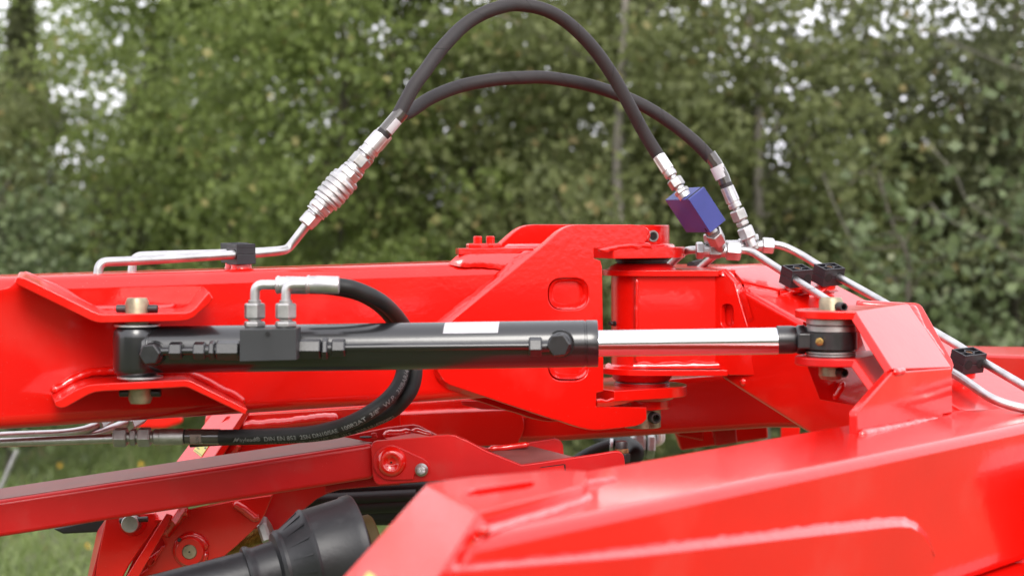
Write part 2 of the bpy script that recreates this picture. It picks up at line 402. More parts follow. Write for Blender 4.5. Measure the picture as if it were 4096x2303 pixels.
# swivel axis
AX, AY = .0726*2.475, 2.475
def disc_slab(name, z0, z1, r, to_a, **k):
    c = Vector((AX, AY, 0)); poly = []
    ang0 = math.atan2(BN.y, BN.x)
    for i in range(25):
        t = ang0+math.pi*i/24; poly.append((c.x+r*math.cos(t), c.y+r*math.sin(t)))
    e = c-BD*to_a
    poly += [(e.x-BN.x*r, e.y-BN.y*r), (e.x+BN.x*r, e.y+BN.y*r)]
    return hslab(name, poly, z0+CZ, z1+CZ, 'red_paint', boom, .0012)
c_off = (Vector((AX, AY, CZ))-BOOM.p).dot(BN)
disc_slab('upper_lug', -.0483, -.0335, .0593, .085)
disc_slab('lower_lug', -.238, -.2235, .062, .085)
b = cyl('boss', Vector((AX, AY, CZ-.034)), Vector((AX, AY, CZ-.0035)), .038, 'red_paint', boom, 48, .0012)
cyl('boss', Vector((AX, AY, CZ-.2560)), Vector((AX, AY, CZ-.2375)), .039, 'red_paint', boom, 48, .0012)
def ring(z, r, a0_, a1_, n=20): return [Vector((AX+r*math.cos(R(a0_+(a1_-a0_)*i/n)), AY+r*math.sin(R(a0_+(a1_-a0_)*i/n)), CZ+z)) for i in range(n+1)]
weld(ring(-.034, .0405, -150, 30), .0052, boom)
weld(ring(-.2385, .0405, -150, 10), .0052, boom)
fw('C', [(1650, 480), (1760, 472), (1900, 460), (2120, 452)], BOOM.off(.0146), [(1600, 455), (1720, 425), (1900, 398), (2090, 398)], HP.off(.0003), boom, bulge=.003, wav=.003)
fw('I', [(540, 560), (640, 560), (760, 568), (950, 562)], BOOM.off(.0146), [(540, 648), (680, 640), (820, 618), (960, 590)], HP.off(.0003), boom, bulge=.003, wav=.003)
weldp('C', [(2055, 262), (2078, 330), (2060, 400)], BOOM.off(-.003), .0045, boom)
# roll pin in the upper boss
rp_d = Vector((.30, -1, 0)).normalized(); rp_c = PK('C', 2131, 338, AY-.0362)
def hollow(name, c, d, r0, r1, L, m, parent, m2='gun_dark'):
    """open tube end pointing along d"""
    o = lathe(name, c-d*L, c, [(0, r0), (.9, r0), (1, r0*.93), (1, r1), (.4, r1)], m, parent, 24)
    return o
b_pin = thing('swivel_pin', 'thick vertical swivel pin through the boom lugs, its lower end showing', 'pin', Vector((AX, AY, CZ-.14)))
cyl('shaft', Vector((AX, AY, CZ-.2805)), Vector((AX, AY, CZ-.0042)), .0262, 'yellow_zinc', b_pin, 40, .0012)
lathe('pin_head', Vector((AX, AY, CZ-.2825)), Vector((AX, AY, CZ-.2785)), [(0, .025), (.2, .0262), (1, .0262)], 'yellow_zinc', b_pin, 40)
lathe('hole_rim', rp_c-rp_d*.012, rp_c+rp_d*.0012, [(0, .0080), (.93, .0080), (1, .0073), (1, .0058), (.05, .0058)], 'zinc_dull', b_pin, 28)
cyl('roll_pin', rp_c-rp_d*.012, rp_c+rp_d*.0002, .0056, 'groove', b_pin, 20)
lathe('roll_pin', rp_c-rp_d*.01, rp_c+rp_d*.0006, [(0, .0057), (1, .0057), (1, .0042), (.1, .0042)], 'dark_steel', b_pin, 20)
q = PK('I', 1205, 775, AY-.032)
lathe('roll_pin', q-rp_d*.03, q+rp_d*.004, [(0, .0078), (.95, .0078), (1, .0070), (1, .0050), (.5, .0050)], 'dark_steel', b_pin, 28)
# ---------------- ears of the boom that hold the slewing cylinder
def shifted(l, f): return [f(x, y) for x, y in l]
def ear(front, back, label, wl, parent):
    f = [P(*q, 1.957) for q in front]; bk = [BOOM.off(-.004).hit(q) for q in back]
    o = solid('cylinder_ear', f, bk, 'red_paint', parent, .0012)
    o['label'] = label; return o
fr = [(185, 88), (215, 80), (290, 90), (640, 262), (1060, 470), (1130, 500), (1190, 508), (2130, 490), (2190, 470), (2240, 430), (2330, 320), (2395, 250), (2440, 325), (2385, 395), (2280, 485), (2220, 540), (2150, 572), (2050, 585), (1150, 603), (1090, 592), (1040, 575), (165, 150)]
def bs(x, y):
    t = min(1, max(0, (x-1200)/1200)); return (x+30-100*t, y-62-8*t)
ear(pts('R', fr), pts('R', shifted(fr, bs)), 'upper red ear, bent up at both ends', None, boom)
weld([BOOM.off(.001).hit(q) for q in pts('R', [(240, 45), (640, 205), (1000, 405), (1060, 435), (1200, 445), (1500, 440), (1930, 428), (2020, 400)])], .0045, boom)
fl = [(110, 470), (190, 438), (350, 340), (430, 305), (500, 278), (560, 264), (720, 252), (1690, 205), (1730, 208), (1780, 222), (2455, 562), (2430, 632), (1790, 325), (1730, 300), (1680, 294), (1560, 302), (700, 345), (600, 358), (520, 390), (250, 540), (195, 550), (150, 540), (125, 520)]
def bl(x, y):
    t = min(1, max(0, (x-150)/2200)); return (x-40+10*t, y-95+35*t)
ear(pts('s', fl), pts('s', shifted(fl, bl)), 'lower red ear, bent down at both ends', None, boom)
weld([BOOM.off(.002).hit(q) for q in pts('s', [(80, 350), (300, 225), (430, 150), (560, 110), (800, 96), (1400, 90), (1700, 115), (1880, 185), (2220, 355), (2420, 480)])], .0050, boom)
# ear pins
def ear_pin(top, label):
    ps = 1 if top else -1
    cx, cy = px('R', 1570, 400) if top else px('s', 1155, 400)
    d = 1.985; c = P(cx, 0, d)
    z1 = P(0, px('R', 0, 318)[1], d).z if top else P(0, px('s', 0, 490)[1], d).z
    zin = P(0, 1335, d).z if top else P(0, 1480, d).z
    t = thing('ear_pin', label, 'pin', Vector((c.x, d, (z1+zin)/2)), 'worn steel pins that hold the slewing cylinder')
    a, b = Vector((c.x, d, zin)), Vector((c.x, d, z1))
    L = abs(z1-zin)
    lathe('shaft', a, b, [(0, .0130), (1-.005/L, .0131), (1, .0108)], 'yellow_zinc', t, 32)
    zc = P(0, px('R', 0, 440)[1], d).z if top else P(0, px('s', 0, 365)[1], d).z
    cyl('roll_pin', Vector((c.x-.023, d, zc)), Vector((c.x+.023, d, zc)), .0044, 'dark_steel', t, 20, .0008)
    w0 = P(0, px('R', 0, 630)[1], d).z if top else P(0, px('s', 0, 172)[1], d).z
    wa = thing('washer', ('large bright washer between the upper ear and the black cylinder eye' if top else 'large bright washer between the cylinder eye and the lower ear'), 'washer', Vector((c.x, d, w0)), 'zinc washers at the cylinder eye')
    lathe('ring', Vector((c.x, d, w0-.0016)), Vector((c.x, d, w0+.0016)), [(0, .0235), (.2, .0252), (.8, .0252), (1, .0235)], 'zinc', wa, 40)
ear_pin(True, 'tan zinc pin standing up through the upper ear with a dark cross pin')
ear_pin(False, 'tan zinc pin end hanging below the lower ear with a dark cross pin')
# ---------------- slewing cylinder
cy_t = thing('hydraulic_cylinder', 'glossy black hydraulic cylinder with chrome rod lying across the middle, before the boom', 'cylinder', P(1500, 1385, 1.985))
D0 = 1.985
cl = lambda sx: 1385-(sx-2360)*.0135+(0)  # centre line row
def ax(sx, dy=0, d=D0): return P(sx, 1373+(2390-sx)*.0142+dy, d)
rb = mm(94, D0)
lathe('barrel', ax(585), ax(2390), [(0, rb), (.970, rb), (.971, rb*.975), (.9745, rb*.975), (.9755, rb), (.9985, rb), (1, rb*.985), (1, rb*.6)], 'black_paint', cy_t, 64)
e0 = P(547, 1308, D0); e1 = P(547, 1504, D0)
lathe('eye', e1, e0, [(0, .018), (.03, .0222), (.10, .0250), (.2, .0258), (.8, .0258), (.90, .0254), (.97, .0235), (1, .020)], 'black_paint', cy_t, 48)
cyl('neck', ax(540), ax(606), rb*.93, 'black_paint', cy_t, 48)
weld([ax(604)+Vector((0, rb*.97*math.cos(a), rb*.97*math.sin(a))) for a in [i*math.pi/12 for i in range(25)]], .0018, cy_t, m='black_paint', amp=.12)
lathe('rod', ax(2380), ax(3110), [(0, mm(53, D0)), (1, mm(53, D0))], 'chrome', cy_t, 48)
rr = mm(56, D0)
lathe('rod_end', ax(3106, -4), ax(3245, -4), [(0, rr*.95), (.02, rr), (.45, rr), (.55, rr*.93), (.62, rr*1.04), (.78, rr*1.06), (.85, rr*.9), (.93, rr*.68), (1, rr*.64)], 'black_fitting', cy_t, 36)
ex = P(3324, 0, 1.975).x; ez0, ez1 = P(0, 1401, 1.96).z, P(0, 1326, 1.96).z
hull('rod_eye_neck', [P(sx, sy, d) for sx in (3190, 3300) for sy in (1329, 1398) for d in (1.962, 2.0)], 'black_fitting', cy_t, .003)
lathe('rod_eye', Vector((ex, 1.975, ez0)), Vector((ex, 1.975, ez1)), [(0, .0265), (.07, .0285), (.93, .0285), (1, .0265)], 'black_fitting', cy_t, 48)
g = PK('E', 575, 757, 1.9465); gd = Vector((-.12, -1, 0)).normalized()
hexnut('grease_nipple', g-gd*.002, g+gd*.003, .0048, 'brass', cy_t)
cyl('grease_nipple_tip', g+gd*.003, g+gd*.0065, .0024, 'brass', cy_t, 14)
# paper label wrapped on the barrel
def wrap_patch(name, sx0, sx1, a0_, a1_, r, m, parent, axf=ax, n=14, h=.0003, skew=0):
    bm = bmesh.new(); g0 = []
    for i in range(n+1):
        a = R(a0_+(a1_-a0_)*i/n); row = []
        for s in (0, .5, 1):
            c = axf(sx0+(sx1-sx0)*s+skew*i/n); row.append(bm.verts.new(c+Vector((0, -math.cos(a)*(r+h), math.sin(a)*(r+h)))))
        g0.append(row)
    for p, q in zip(g0, g0[1:]):
        for j in range(2): bm.faces.new((p[j], p[j+1], q[j+1], q[j]))
    r_ = bmesh.ops.solidify(bm, geom=bm.faces[:], thickness=.0002)
    return finish(bm, name, m, parent)
wrap_patch('paper_label', 1775, 1992, 34, 80, rb, 'label_white', cy_t, skew=7)
# left feed line: banjo, nuts, tube, block
ft = cy_t
def hx(name, x0, x1, y, r, d, m='black_fitting', parent=None, rot=.26): return hexnut(name, P(x0, y, d), P(x1, y, d), mm(r, d), m, parent or cy_t, rot)
DF = 1.952
def banjo(x, y, r, tilt):
    c = P(x, y, D0-rb+.002); n = Vector(tilt).normalized()
    lathe('port_boss', c+n*.0, c-n*.014, [(0, mm(r*1.12, 1.95)), (1, mm(r*1.25, 1.95))], 'black_paint', cy_t, 32)
    lathe('banjo_ring', c-n*.002, c+n*.012, [(0, mm(r*.9, 1.95)), (.15, mm(r, 1.95)), (.85, mm(r, 1.95)), (1, mm(r*.9, 1.95))], 'black_fitting', cy_t, 32)
    hexnut('banjo_bolt', c+n*.0122, c+n*.0195, mm(r*1.02, 1.93), 'black_fitting', cy_t, .1)
banjo(618, 1412, 45, (-.10, -1, .0)); banjo(2243, 1375, 49, (-.16, -1, -.02))
cyl('tube_stub', P(640, 1405, DF), P(790, 1402, DF), mm(15, DF), 'black_paint', cy_t)
hx('nut', 678, 730, 1402, 37, DF); hx('nut', 775, 824, 1402, 37, DF)
cyl('collar', P(820, 1402, DF), P(870, 1401, DF), mm(24, DF), 'black_fitting', cy_t)
hx('union', 838, 862, 1400, 40, DF); hx('union', 866, 960, 1400, 41, DF)
hx('union', 1188, 1285, 1395, 42, DF, rot=.15); hx('nut', 1288, 1313, 1394, 46, DF); cyl('collar', P(1300, 1394, DF), P(1345, 1393, DF), mm(26, DF), 'black_fitting', cy_t)
hx('nut', 1327, 1382, 1390, 37, DF)
tube('feed_tube', [P(1380, 1390, DF), P(1600, 1387, DF), P(1900, 1384, DF), P(2125, 1382, DF)], mm(15, DF), 'black_paint', cy_t)
hx('nut', 2115, 2168, 1386, 40, DF); cyl('tube_stub', P(2160, 1386, DF), P(2200, 1384, DF), mm(22, DF), 'black_fitting', cy_t)
vb = thing('valve_block', 'dark grey rectangular valve block on the front of the black cylinder with one small hole', 'valve', P(1072, 1380, 1.93))
slab('block', [(959, 1318), (1186, 1314), (1186, 1440), (958, 1446)], YP(1.915), .040, 'black_block', vb, .0008)
hc = PK('Q', 618, 925, 1.9148); dn = Vector((0, -1, 0))
lathe('hole_chamfer', hc+dn*.0001-dn*.003, hc+dn*.0004, [(0, .0026), (1, .0036)], 'black_block', vb, 24)
cyl('bored_hole', hc-dn*.002, hc+dn*.0007, .0027, 'groove', vb, 20, .0002)
# elbows and hoses on top of the block
HN = []
def elbow_set(xn, d, yo, label, fx0, fx1, fy, hosepts, hlabel, prints):
    t = thing('hose_elbow', label, 'fitting', P(xn, 1270, d), 'bright zinc elbow fittings on the valve block')
    n = lambda x, y: P(x, y, d)
    cyl('thread', n(xn, 1318), n(xn, 1200), mm(26, d), 'zinc_dull', t)
    lathe('collar', n(xn, 1316+yo), n(xn, 1308+yo), [(0, mm(34, d)), (1, mm(38, d))], 'zinc_dull', t)
    hexnut('union', n(xn, 1310+yo), n(xn, 1284+yo), mm(45, d), 'zinc_dull', t, .35)
    hexnut('nut', n(xn, 1275+yo), n(xn, 1212+yo), mm(44, d), 'zinc_dull', t, .35)
    path = fillet([n(xn, 1214), n(xn+2, 1138), n(fx0+12, fy)], mm(75, d), 12)
    tube('bent_tube', path, mm(19.5, d), 'zinc', t, 24)
    lathe('ferrule', P(fx0, fy, d), P(fx1, fy+3, d), [(0, mm(24, d)), (.0, mm(30, d)), (.05, mm(37, d)), (.10, mm(37, d)), (.12, mm(34, d)), (.30, mm(34.5, d)), (.32, mm(36, d)), (.99, mm(35, d)), (1, mm(31, d))], 'zinc', t, 40)
    h = thing('hydraulic_hose', hlabel, 'hose', P(*hosepts[3][:2], hosepts[3][2]), 'black hydraulic hoses with grey print')
    path = catmull([P(*q) for q in hosepts], 14)
    tube('hose_body', path, .00855, 'rubber', h, 24)
    return t, h, path
hA = [(1350, 1141, 1.952), (1420, 1155, 1.957), (1515, 1199, 1.975), (1585, 1262, 2.03), (1635, 1340, 2.075), (1660, 1420, 2.095), (1661, 1490, 2.09), (1650, 1545, 2.085), (1622, 1592, 2.08), (1572, 1640, 2.085), (1500, 1676, 2.095), (1410, 1708, 2.11), (1300, 1732, 2.135), (1150, 1745, 2.15), (900, 1752, 2.15), (760, 1760, 2.15)]
hB = [(1226, 1144, 1.985), (1330, 1150, 1.988), (1440, 1175, 2.0), (1530, 1230, 2.035), (1590, 1310, 2.075), (1620, 1400, 2.095), (1613, 1484, 2.085), (1590, 1545, 2.075), (1540, 1603, 2.06), (1468, 1654, 2.055), (1395, 1691, 2.06), (1322, 1714, 2.07), (1221, 1733, 2.08), (1050, 1742, 2.09), (890, 1746, 2.095), (735, 1745, 2.10)]
elbow_set(1019, 1.955, 0, 'left zinc elbow screwed into the valve block, the one further from the hose end', 1103, 1232, 1139, hB, 'hose looping down behind the cylinder, front one below, reading the full grey print', 1)
_, h2, path2 = None, None, None
e2, hoseA, pathA = elbow_set(1143, 1.935, 0, 'right zinc elbow screwed into the valve block, its ferrule overlapping the other', 1224, 1357, 1137, hA, 'hose looping down behind the cylinder, rear one of the pair, its print seen edge-on', 1)
hoseB = [o for o in bpy.data.objects if o.name.startswith('hydraulic_hose')][0]
pathB = catmull([P(*q) for q in hB], 14)
def print_on(path, start, txt, size, parent, r, look_off, name='hose_print', rev=True, shear=0):
    """lay flat lettering on the round hose; s runs from the path end backwards"""
    me = text_mesh(txt, size, .012); me.transform(Matrix.Shear('XY', 4, (0, 0)) if not shear else Matrix(((1, shear, 0, 0), (0, 1, 0, 0), (0, 0, 1, 0), (0, 0, 0, 1))))
    path = path[::-1] if rev else path
    L = [0]
    for a, b in zip(path, path[1:]): L.append(L[-1]+(b-a).length)
    bm = bmesh.new(); bm.from_mesh(me); bmesh.ops.subdivide_edges(bm, edges=[e for e in bm.edges if e.calc_length() > .004], cuts=1)
    import bisect
    for v in bm.verts:
        s = start+v.co.x; i = min(len(path)-2, max(0, bisect.bisect(L, s)-1)); f = (s-L[i])/(L[i+1]-L[i])
        c = path[i].lerp(path[i+1], f)
        t0 = (path[i+1]-path[i]).normalized(); t1 = (path[min(i+2, len(path)-1)]-path[min(i+1, len(path)-2)]).normalized(); t = t0.lerp(t1, f).normalized()
        u = (Vector((0, 0, CZ))-c); u = (u-t*u.dot(t)).normalized(); wv = t.cross(u)  # wv: up side
        if wv.z < 0 and abs(t.x) > .3: wv = -wv
        if abs(t.x) <= .3 and wv.x > 0: wv = -wv
        a = (v.co.y+look_off)/r
        v.co = c+(u*math.cos(a)+wv*math.sin(a))*(r+.00018)
    return finish(bm, name, 'print_grey', parent, smooth=False)
TXT = 'aylead®  DIN EN 853  2SN DN10/SAE  100R2AT  3/8"  W.P.  330BAR/4790PSI'
def s_at(path, sx):
    p = path[::-1]; L = 0
    for a, b in zip(p, p[1:]):
        if 2048+a.x/a.y*F >= sx: return L
        L += (b-a).length
s0 = s_at(pathB, 932)
print_on(pathB, s0+.0085, TXT, .0078, hoseB, .00855, -.0068)
# slanted two-stroke initial of the maker's word
me_ = bmesh.new()
def stroke(path, r, s, x0, y0, x1, y1, wd, parent, L0):
    pass
print_on(pathB, s0, 'M', .0078, hoseB, .00855, -.0068, 'hose_print', shear=.6)
print_on(pathA, s_at(pathA, 1060), '2SN DN10/SAE  100R2AT  3/8"  W.P.  330BAR/4790PSI', .0078, hoseA, .00855, -.0105)
# film sleeve with a cream label at the hose end, ferrule, nuts and the long tube at lower left
sleeve = lambda name, path, i0, i1, r, m, parent: tube(name, path[i0:i1], r, m, parent, 28)
nB = len(pathB)
def sub_path(path, x0, x1): return [p for p in path if x0 <= 2048+p.x/p.y*F <= x1 and p.z < CZ-.2]
tube('clear_sleeve', sub_path(pathB, 738, 890), .0092, 'sleeve_film', hoseB, 28)
def axB(sx): return P(sx, 1745.5, 2.098)
wrap_patch('paper_label', 765, 841, -50, 22, .0093, 'label_cream', hoseB, axB)
m2 = text_mesh('90721', .0052, .0); m2.transform(Matrix.Rotation(R(-90), 4, 'Z')); 
bm = bmesh.new(); bm.from_mesh(m2)
for v in bm.verts:
    a = (v.co.y+.0017)/.0096; c = axB(788)+Vector((v.co.x, 0, 0)); v.co = c+Vector((0, -math.cos(a)*.0098, math.sin(a)*.0098))
finish(bm, 'label_print', 'print_dark', hoseB, smooth=False)
lf = thing('steel_pipe', 'long steel pipe at the left edge below the boom, ending in nuts and a ferrule', 'pipe', P(300, 1760, 2.1))
dl = 2.1
def lp(x, y=None): return P(x, (1745.5+(740-x)*.010) if y is None else y, dl)
tube('pipe_body', [lp(-300, 1778), lp(0, 1769), lp(200, 1762), lp(465, 1752)], mm(18.5, dl), 'steel_tube', lf, 24)
hexnut('nut', lp(456), lp(510), mm(41, dl), 'zinc_dull', lf, .1); cyl('thread', lp(508), lp(560), mm(20, dl), 'zinc_dull', lf)
hexnut('union', lp(521), lp(546), mm(36, dl), 'zinc_dull', lf, .1); hexnut('nut', lp(553), lp(604), mm(41, dl), 'zinc_dull', lf, .1)
cyl('collar', lp(600), lp(625), mm(22, dl), 'zinc_dull', lf)
lathe('ferrule', lp(613), lp(738), [(0, mm(27, dl)), (.05, mm(32, dl)), (.22, mm(31, dl)), (.24, mm(33, dl)), (.98, mm(32.5, dl)), (1, mm(28, dl))], 'zinc_dull', lf, 40)
lf2 = thing('steel_pipe', 'second steel pipe at lower left, tucked close under the boom and bending up behind it', 'pipe', P(250, 1735, 2.15))
tube('pipe_body', fillet([P(-300, 1762, 2.15), P(0, 1742, 2.15), P(250, 1733, 2.16), P(330, 1722, 2.17), P(400, 1695, 2.19)], .03, 6), mm(17, 2.15), 'steel_tube', lf2, 20)
hexnut('nut', P(385, 1700, 2.185), P(440, 1668, 2.22), mm(30, 2.2), 'zinc_dull', lf2)
lf3 = thing('steel_pipe', 'third steel pipe end rising under the boom between the second pipe and the hex nuts', 'pipe', P(450, 1715, 2.2))
tube('pipe_body', fillet([P(250, 1742, 2.18), P(380, 1738, 2.18), P(440, 1715, 2.19), P(530, 1680, 2.22)], .03, 6), mm(17, 2.2), 'steel_tube', lf3, 20)
hexnut('nut', P(515, 1700, 2.21), P(570, 1668, 2.24), mm(26, 2.2), 'zinc_dull', lf3)
# ---------------- pipes, clamps and coupler on top of the boom
def boom_pipe(t, off_d, dx, dy, label, which):
    root = thing('steel_pipe', label, 'pipe', P(650+dx, 1035+dy, 2.17+off_d))
    d = lambda base: base+off_d
    f = lambda x, y, dd: P(x+dx, y+dy, d(dd))
    if which == 0:
        PB = BOOM.off(-.024); q = [PB.hit(p) for p in ((389, 1120), (398, 1048), (560, 1042), (910, 1020), (1040, 1012), (1120, 1004))]+[f(1152, 996, 2.205), f(1235, 888, 2.205)]
    else:
        PB = BOOM.off(-.068); q = [PB.hit(p) for p in ((526, 1110), (533, 1024), (650, 1020), (910, 1013), (1050, 1006), (1120, 1001))]+[P(1158, 992, 2.26), P(1243, 885, 2.265)]
    tube('pipe_body', fillet(q, .026, 10), .00545 if which == 0 else .0052, 'steel_tube', root, 24)
    return root
boom_pipe(0, 0, 0, 0, 'bright steel pipe on top of the boom, front one, bending up to the ribbed coupler', 0)
boom_pipe(0, 0, 0, 0, 'bright steel pipe on top of the boom, rear one, hidden partly by the front pipe', 1)
def clamp_proto(label, mw):
    t = thing('pipe_clamp', label, 'clamp', Vector((0, 0, 0)), 'black plastic twin pipe clamps')
    L, Wd, H = .024, .0357, .0245         # along the pipe (x), across (y), up (z)
    x, y = L/2, Wd/2
    def bx(bm, a, b): ngon_prism(bm, [Vector((a[0], a[1], b[2])), Vector((b[0], a[1], b[2])), Vector((b[0], b[1], b[2])), Vector((a[0], b[1], b[2]))], [Vector((a[0], a[1], a[2])), Vector((b[0], a[1], a[2])), Vector((b[0], b[1], a[2])), Vector((a[0], b[1], a[2]))])
    bm = bmesh.new(); bx(bm, (-x, -y, 0), (x, y, H*.49)); finish(bm, 'lower_half', 'black_plastic', t, .0006, local=True)
    bm = bmesh.new()
    z0, z1, wl = H*.505, H*.80, .0022
    bx(bm, (-x, -y, z0), (x, y, z1)); bx(bm, (-x, -y, z1), (x, -y+wl, H)); bx(bm, (-x, y-wl, z1), (x, y, H)); bx(bm, (-x, -y+wl, z1), (-x+wl, y-wl, H)); bx(bm, (x-wl, -y+wl, z1), (x, y-wl, H))
    bx(bm, (-.0007, -y+wl, z1), (.0007, -.006, H-.0006)); bx(bm, (-.0007, .006, z1), (.0007, y-wl, H-.0006)); bx(bm, (-x+wl, -.0007, z1), (-.006, .0007, H-.0006)); bx(bm, (.006, -.0007, z1), (x-wl, .0007, H-.0006))
    finish(bm, 'upper_half', 'black_plastic', t, .0004, local=True)
    lathe('boss', Vector((0, 0, z1-.001)), Vector((0, 0, H-.0004)), [(0, .0064), (1, .0064), (1, .0050), (.3, .0050)], 'black_plastic', t, 28, local=True)
    lathe('bolt', Vector((0, 0, z1)), Vector((0, 0, H-.0015)), [(0, .0046), (.8, .0046), (1, .004), (1, .0022), (.4, .0022)], 'rusty', t, 18, local=True)
    for s in (-1, 1):
        for e in (-1, 1):
            lathe('pipe_hole', Vector((e*(x-.004), s*.0098, H*.5)), Vector((e*(x+.0004), s*.0098, H*.5)), [(0, .0045), (.9, .0046), (.9, .0057), (1, .0060)], 'groove', t, 24, local=True)
    lathe('weld_boss', Vector((0, 0, -.006)), Vector((0, 0, 0)), [(0, .0135), (.3, .0125), (1, .0125)], 'red_paint', t, 30, local=True)
    t.matrix_world = mw; return t
def fm(c, xd, zd):
    xd = xd.normalized(); zd = (zd-xd*zd.dot(xd)).normalized(); yd = zd.cross(xd)
    M = Matrix((xd, yd, zd)).transposed().to_4x4(); M.translation = c; return M
bx_dir = (P(1040, 1011, 2.185)-P(910, 1020, 2.17)).normalized()
bx_dir2 = Vector((BD.x, BD.y, .035))
pc0 = clamp_proto('front black pipe clamp at the left, standing on the boom under the front pipe', fm(BOOM.off(-.024).hit((977, 1016))-Vector((0, 0, .0123))-BN*.0098, bx_dir2, Vector((0, 0, 1))))
dup(pc0, fm(BOOM.off(-.068).hit((952, 1011))-Vector((0, 0, .0123))-BN*.0098, bx_dir2, Vector((0, 0, 1))), 'rear black pipe clamp at the left, mostly hidden behind the front one')
# quick coupler
def coupler(a, b, d0, d1, label, hose_pts, hlabel, vis):
    A = P(*a, d0); B = P(*b, d1); u = (B-A).normalized(); dm = (d0+d1)/2; Lp = math.dist(a, b)
    pt = lambda t: A+(B-A)*(t/Lp)
    t_ = thing('quick_coupler', label, 'coupler', pt(180), 'ribbed zinc quick couplers')
    def seg(name, prof, m='zinc', n=48):
        t0, t1 = prof[0][0], prof[-1][0]
        return lathe(name, pt(t0), pt(t1), [((t-t0)/(t1-t0), mm(r, dm)) for t, r in prof], m, t_, n)
    hexnut('nut', pt(2), pt(54), mm(35, dm), 'zinc', t_, .3)
    seg('neck', [(52, 23), (66, 23)])
    seg('collar', [(63, 38), (64, 43), (70, 43), (71, 36), (73, 36), (74, 41), (77, 41), (78, 38)])
    hexnut('coupler_hex', pt(77), pt(108), mm(48, dm), 'zinc', t_, .1)
    seg('body_ring', [(106, 41), (108, 44), (124, 45), (128, 44)])
    prof = [(122, 50), (124, 57), (132, 58), (133, 55), (137, 54)]
    for k in range(4):
        s = 138+k*25; prof += [(s, 52), (s+4, 50), (s+5, 56), (s+7, 58), (s+20, 58), (s+22, 56), (s+23, 52)]
    prof += [(240, 50)]
    sl_ = seg('knurled_sleeve', prof, 'zinc', 72)
    # knurling: fine teeth pressed into the four bands
    bm = bmesh.new(); x, y, _ = frame(u)
    for k in range(4):
        for j in range(72):
            for kk in range(2):
                a0_ = 2*math.pi*(j+.5*kk)/72; s0_ = 138+k*25+8+kk*6; r = mm(58.2, dm); c0 = pt(s0_); c1 = pt(s0_+6)
                e = x*math.cos(a0_)+y*math.sin(a0_); tt = -x*math.sin(a0_)+y*math.cos(a0_); wd = r*.028
                p0 = [c0+e*r-tt*wd, c0+e*r+tt*wd, c1+e*r+tt*wd*2.2, c1+e*r+tt*wd*.2]
                v = [bm.verts.new(p) for p in p0]+[bm.verts.new(sum(p0, Vector())/4+e*r*.014)]
                for i in range(4): bm.faces.new((v[i], v[(i+1) % 4], v[4]))
    kn = finish(bm, 'knurling', 'zinc', t_, smooth=False)
    seg('body_ring', [(238, 44), (251, 44), (252, 41), (254, 41)])
    hexnut('coupler_hex', pt(253), pt(288), mm(47, dm), 'zinc', t_, .25)
    seg('collar', [(287, 40), (289, 43), (297, 43), (298, 38), (303, 36)])
    seg('neck', [(300, 31), (320, 31)])
    hexnut('nut', pt(313), pt(361), mm(41, dm), 'zinc_dull', t_, .5)
    seg('neck', [(358, 22), (375, 22)])
    seg('ferrule', [(373, 32), (374, 38), (386, 38), (388, 34.5), (404, 34.5), (406, 37), (470, 35.5), (474, 35)])
    for j in range(8):
        a0_ = 2*math.pi*j/8; e = x*math.cos(a0_)+y*math.sin(a0_)
        cyl('crimp_ridge', pt(407)+e*mm(35.6, dm), pt(472)+e*mm(34.2, dm), mm(2.2, dm), 'zinc', t_, 8, .0002)
    h = thing('hydraulic_hose', hlabel, 'hose', P(*hose_pts[len(hose_pts)//2]), 'brown-black hoses arching over the joint')
    path = [pt(470), pt(560)]+[P(*q) for q in hose_pts]
    path = catmull(path, 14)
    tube('hose_body', path, .0088, 'rubber_wrap', h, 28)
    # spiral wrap seams
    fr = sweep(path); L = 0; nxt = .14; 
    for i in range(1, len(path)-1):
        L += (path[i]-path[i-1]).length
        if L > nxt:
            nxt += .075; x1, y1, _ = fr[i]; q = []
            for k in range(24):
                a = 2*math.pi*k/24; q.append(path[i]+(path[i+1]-path[i-1]).normalized()*(.009*math.cos(a+1))+(x1*math.cos(a)+y1*math.sin(a))*.00882)
            tube('wrap_seam', q+q[:1], .00022, 'groove', h, 5)
    return t_, h, path, pt
c1_ = [(1653, 350, 2.235), (1701, 284, 2.245), (1745, 222, 2.255), (1793, 165, 2.265), (1850, 108, 2.28), (1915, 64, 2.29), (1990, 33, 2.30), (2068, 20, 2.32), (2179, 40, 2.33), (2275, 96, 2.345), (2370, 190, 2.36), (2450, 302, 2.375), (2513, 414, 2.385), (2577, 533, 2.40), (2650, 650, 2.41)]
cp1, ho1, pa1, ptf = coupler((1219, 902), (1537, 531), 2.205, 2.225, 'ribbed zinc quick coupler slanting up from the front pipe, in full view', c1_, 'hose with the high arch, touching the top edge of the photo', True)
# sleeve film and label on that hose
tube('clear_sleeve', [ptf(t) for t in (492, 530, 560, 600)], .0095, 'sleeve_film', ho1, 28)
u_ = (ptf(600)-ptf(492)).normalized(); 
def patch_on(a, b, r, ang0, ang1, m, parent, name='paper_label', n=12):
    u = (b-a).normalized(); tocam = (Vector((0, 0, CZ))-a); tocam = (tocam-u*tocam.dot(u)).normalized(); s = u.cross(tocam); bm = bmesh.new(); rows = []
    for i in range(n+1):
        t = R(ang0+(ang1-ang0)*i/n); e = (tocam*math.cos(t)+s*math.sin(t))*r; rows.append((bm.verts.new(a+e), bm.verts.new(b+e)))
    for p, q in zip(rows, rows[1:]): bm.faces.new((p[0], p[1], q[1], q[0]))
    bmesh.ops.solidify(bm, geom=bm.faces[:], thickness=.00015)
    return finish(bm, name, m, parent)
patch_on(ptf(500), ptf(560), .0097, -5, 72, 'label_white', ho1)
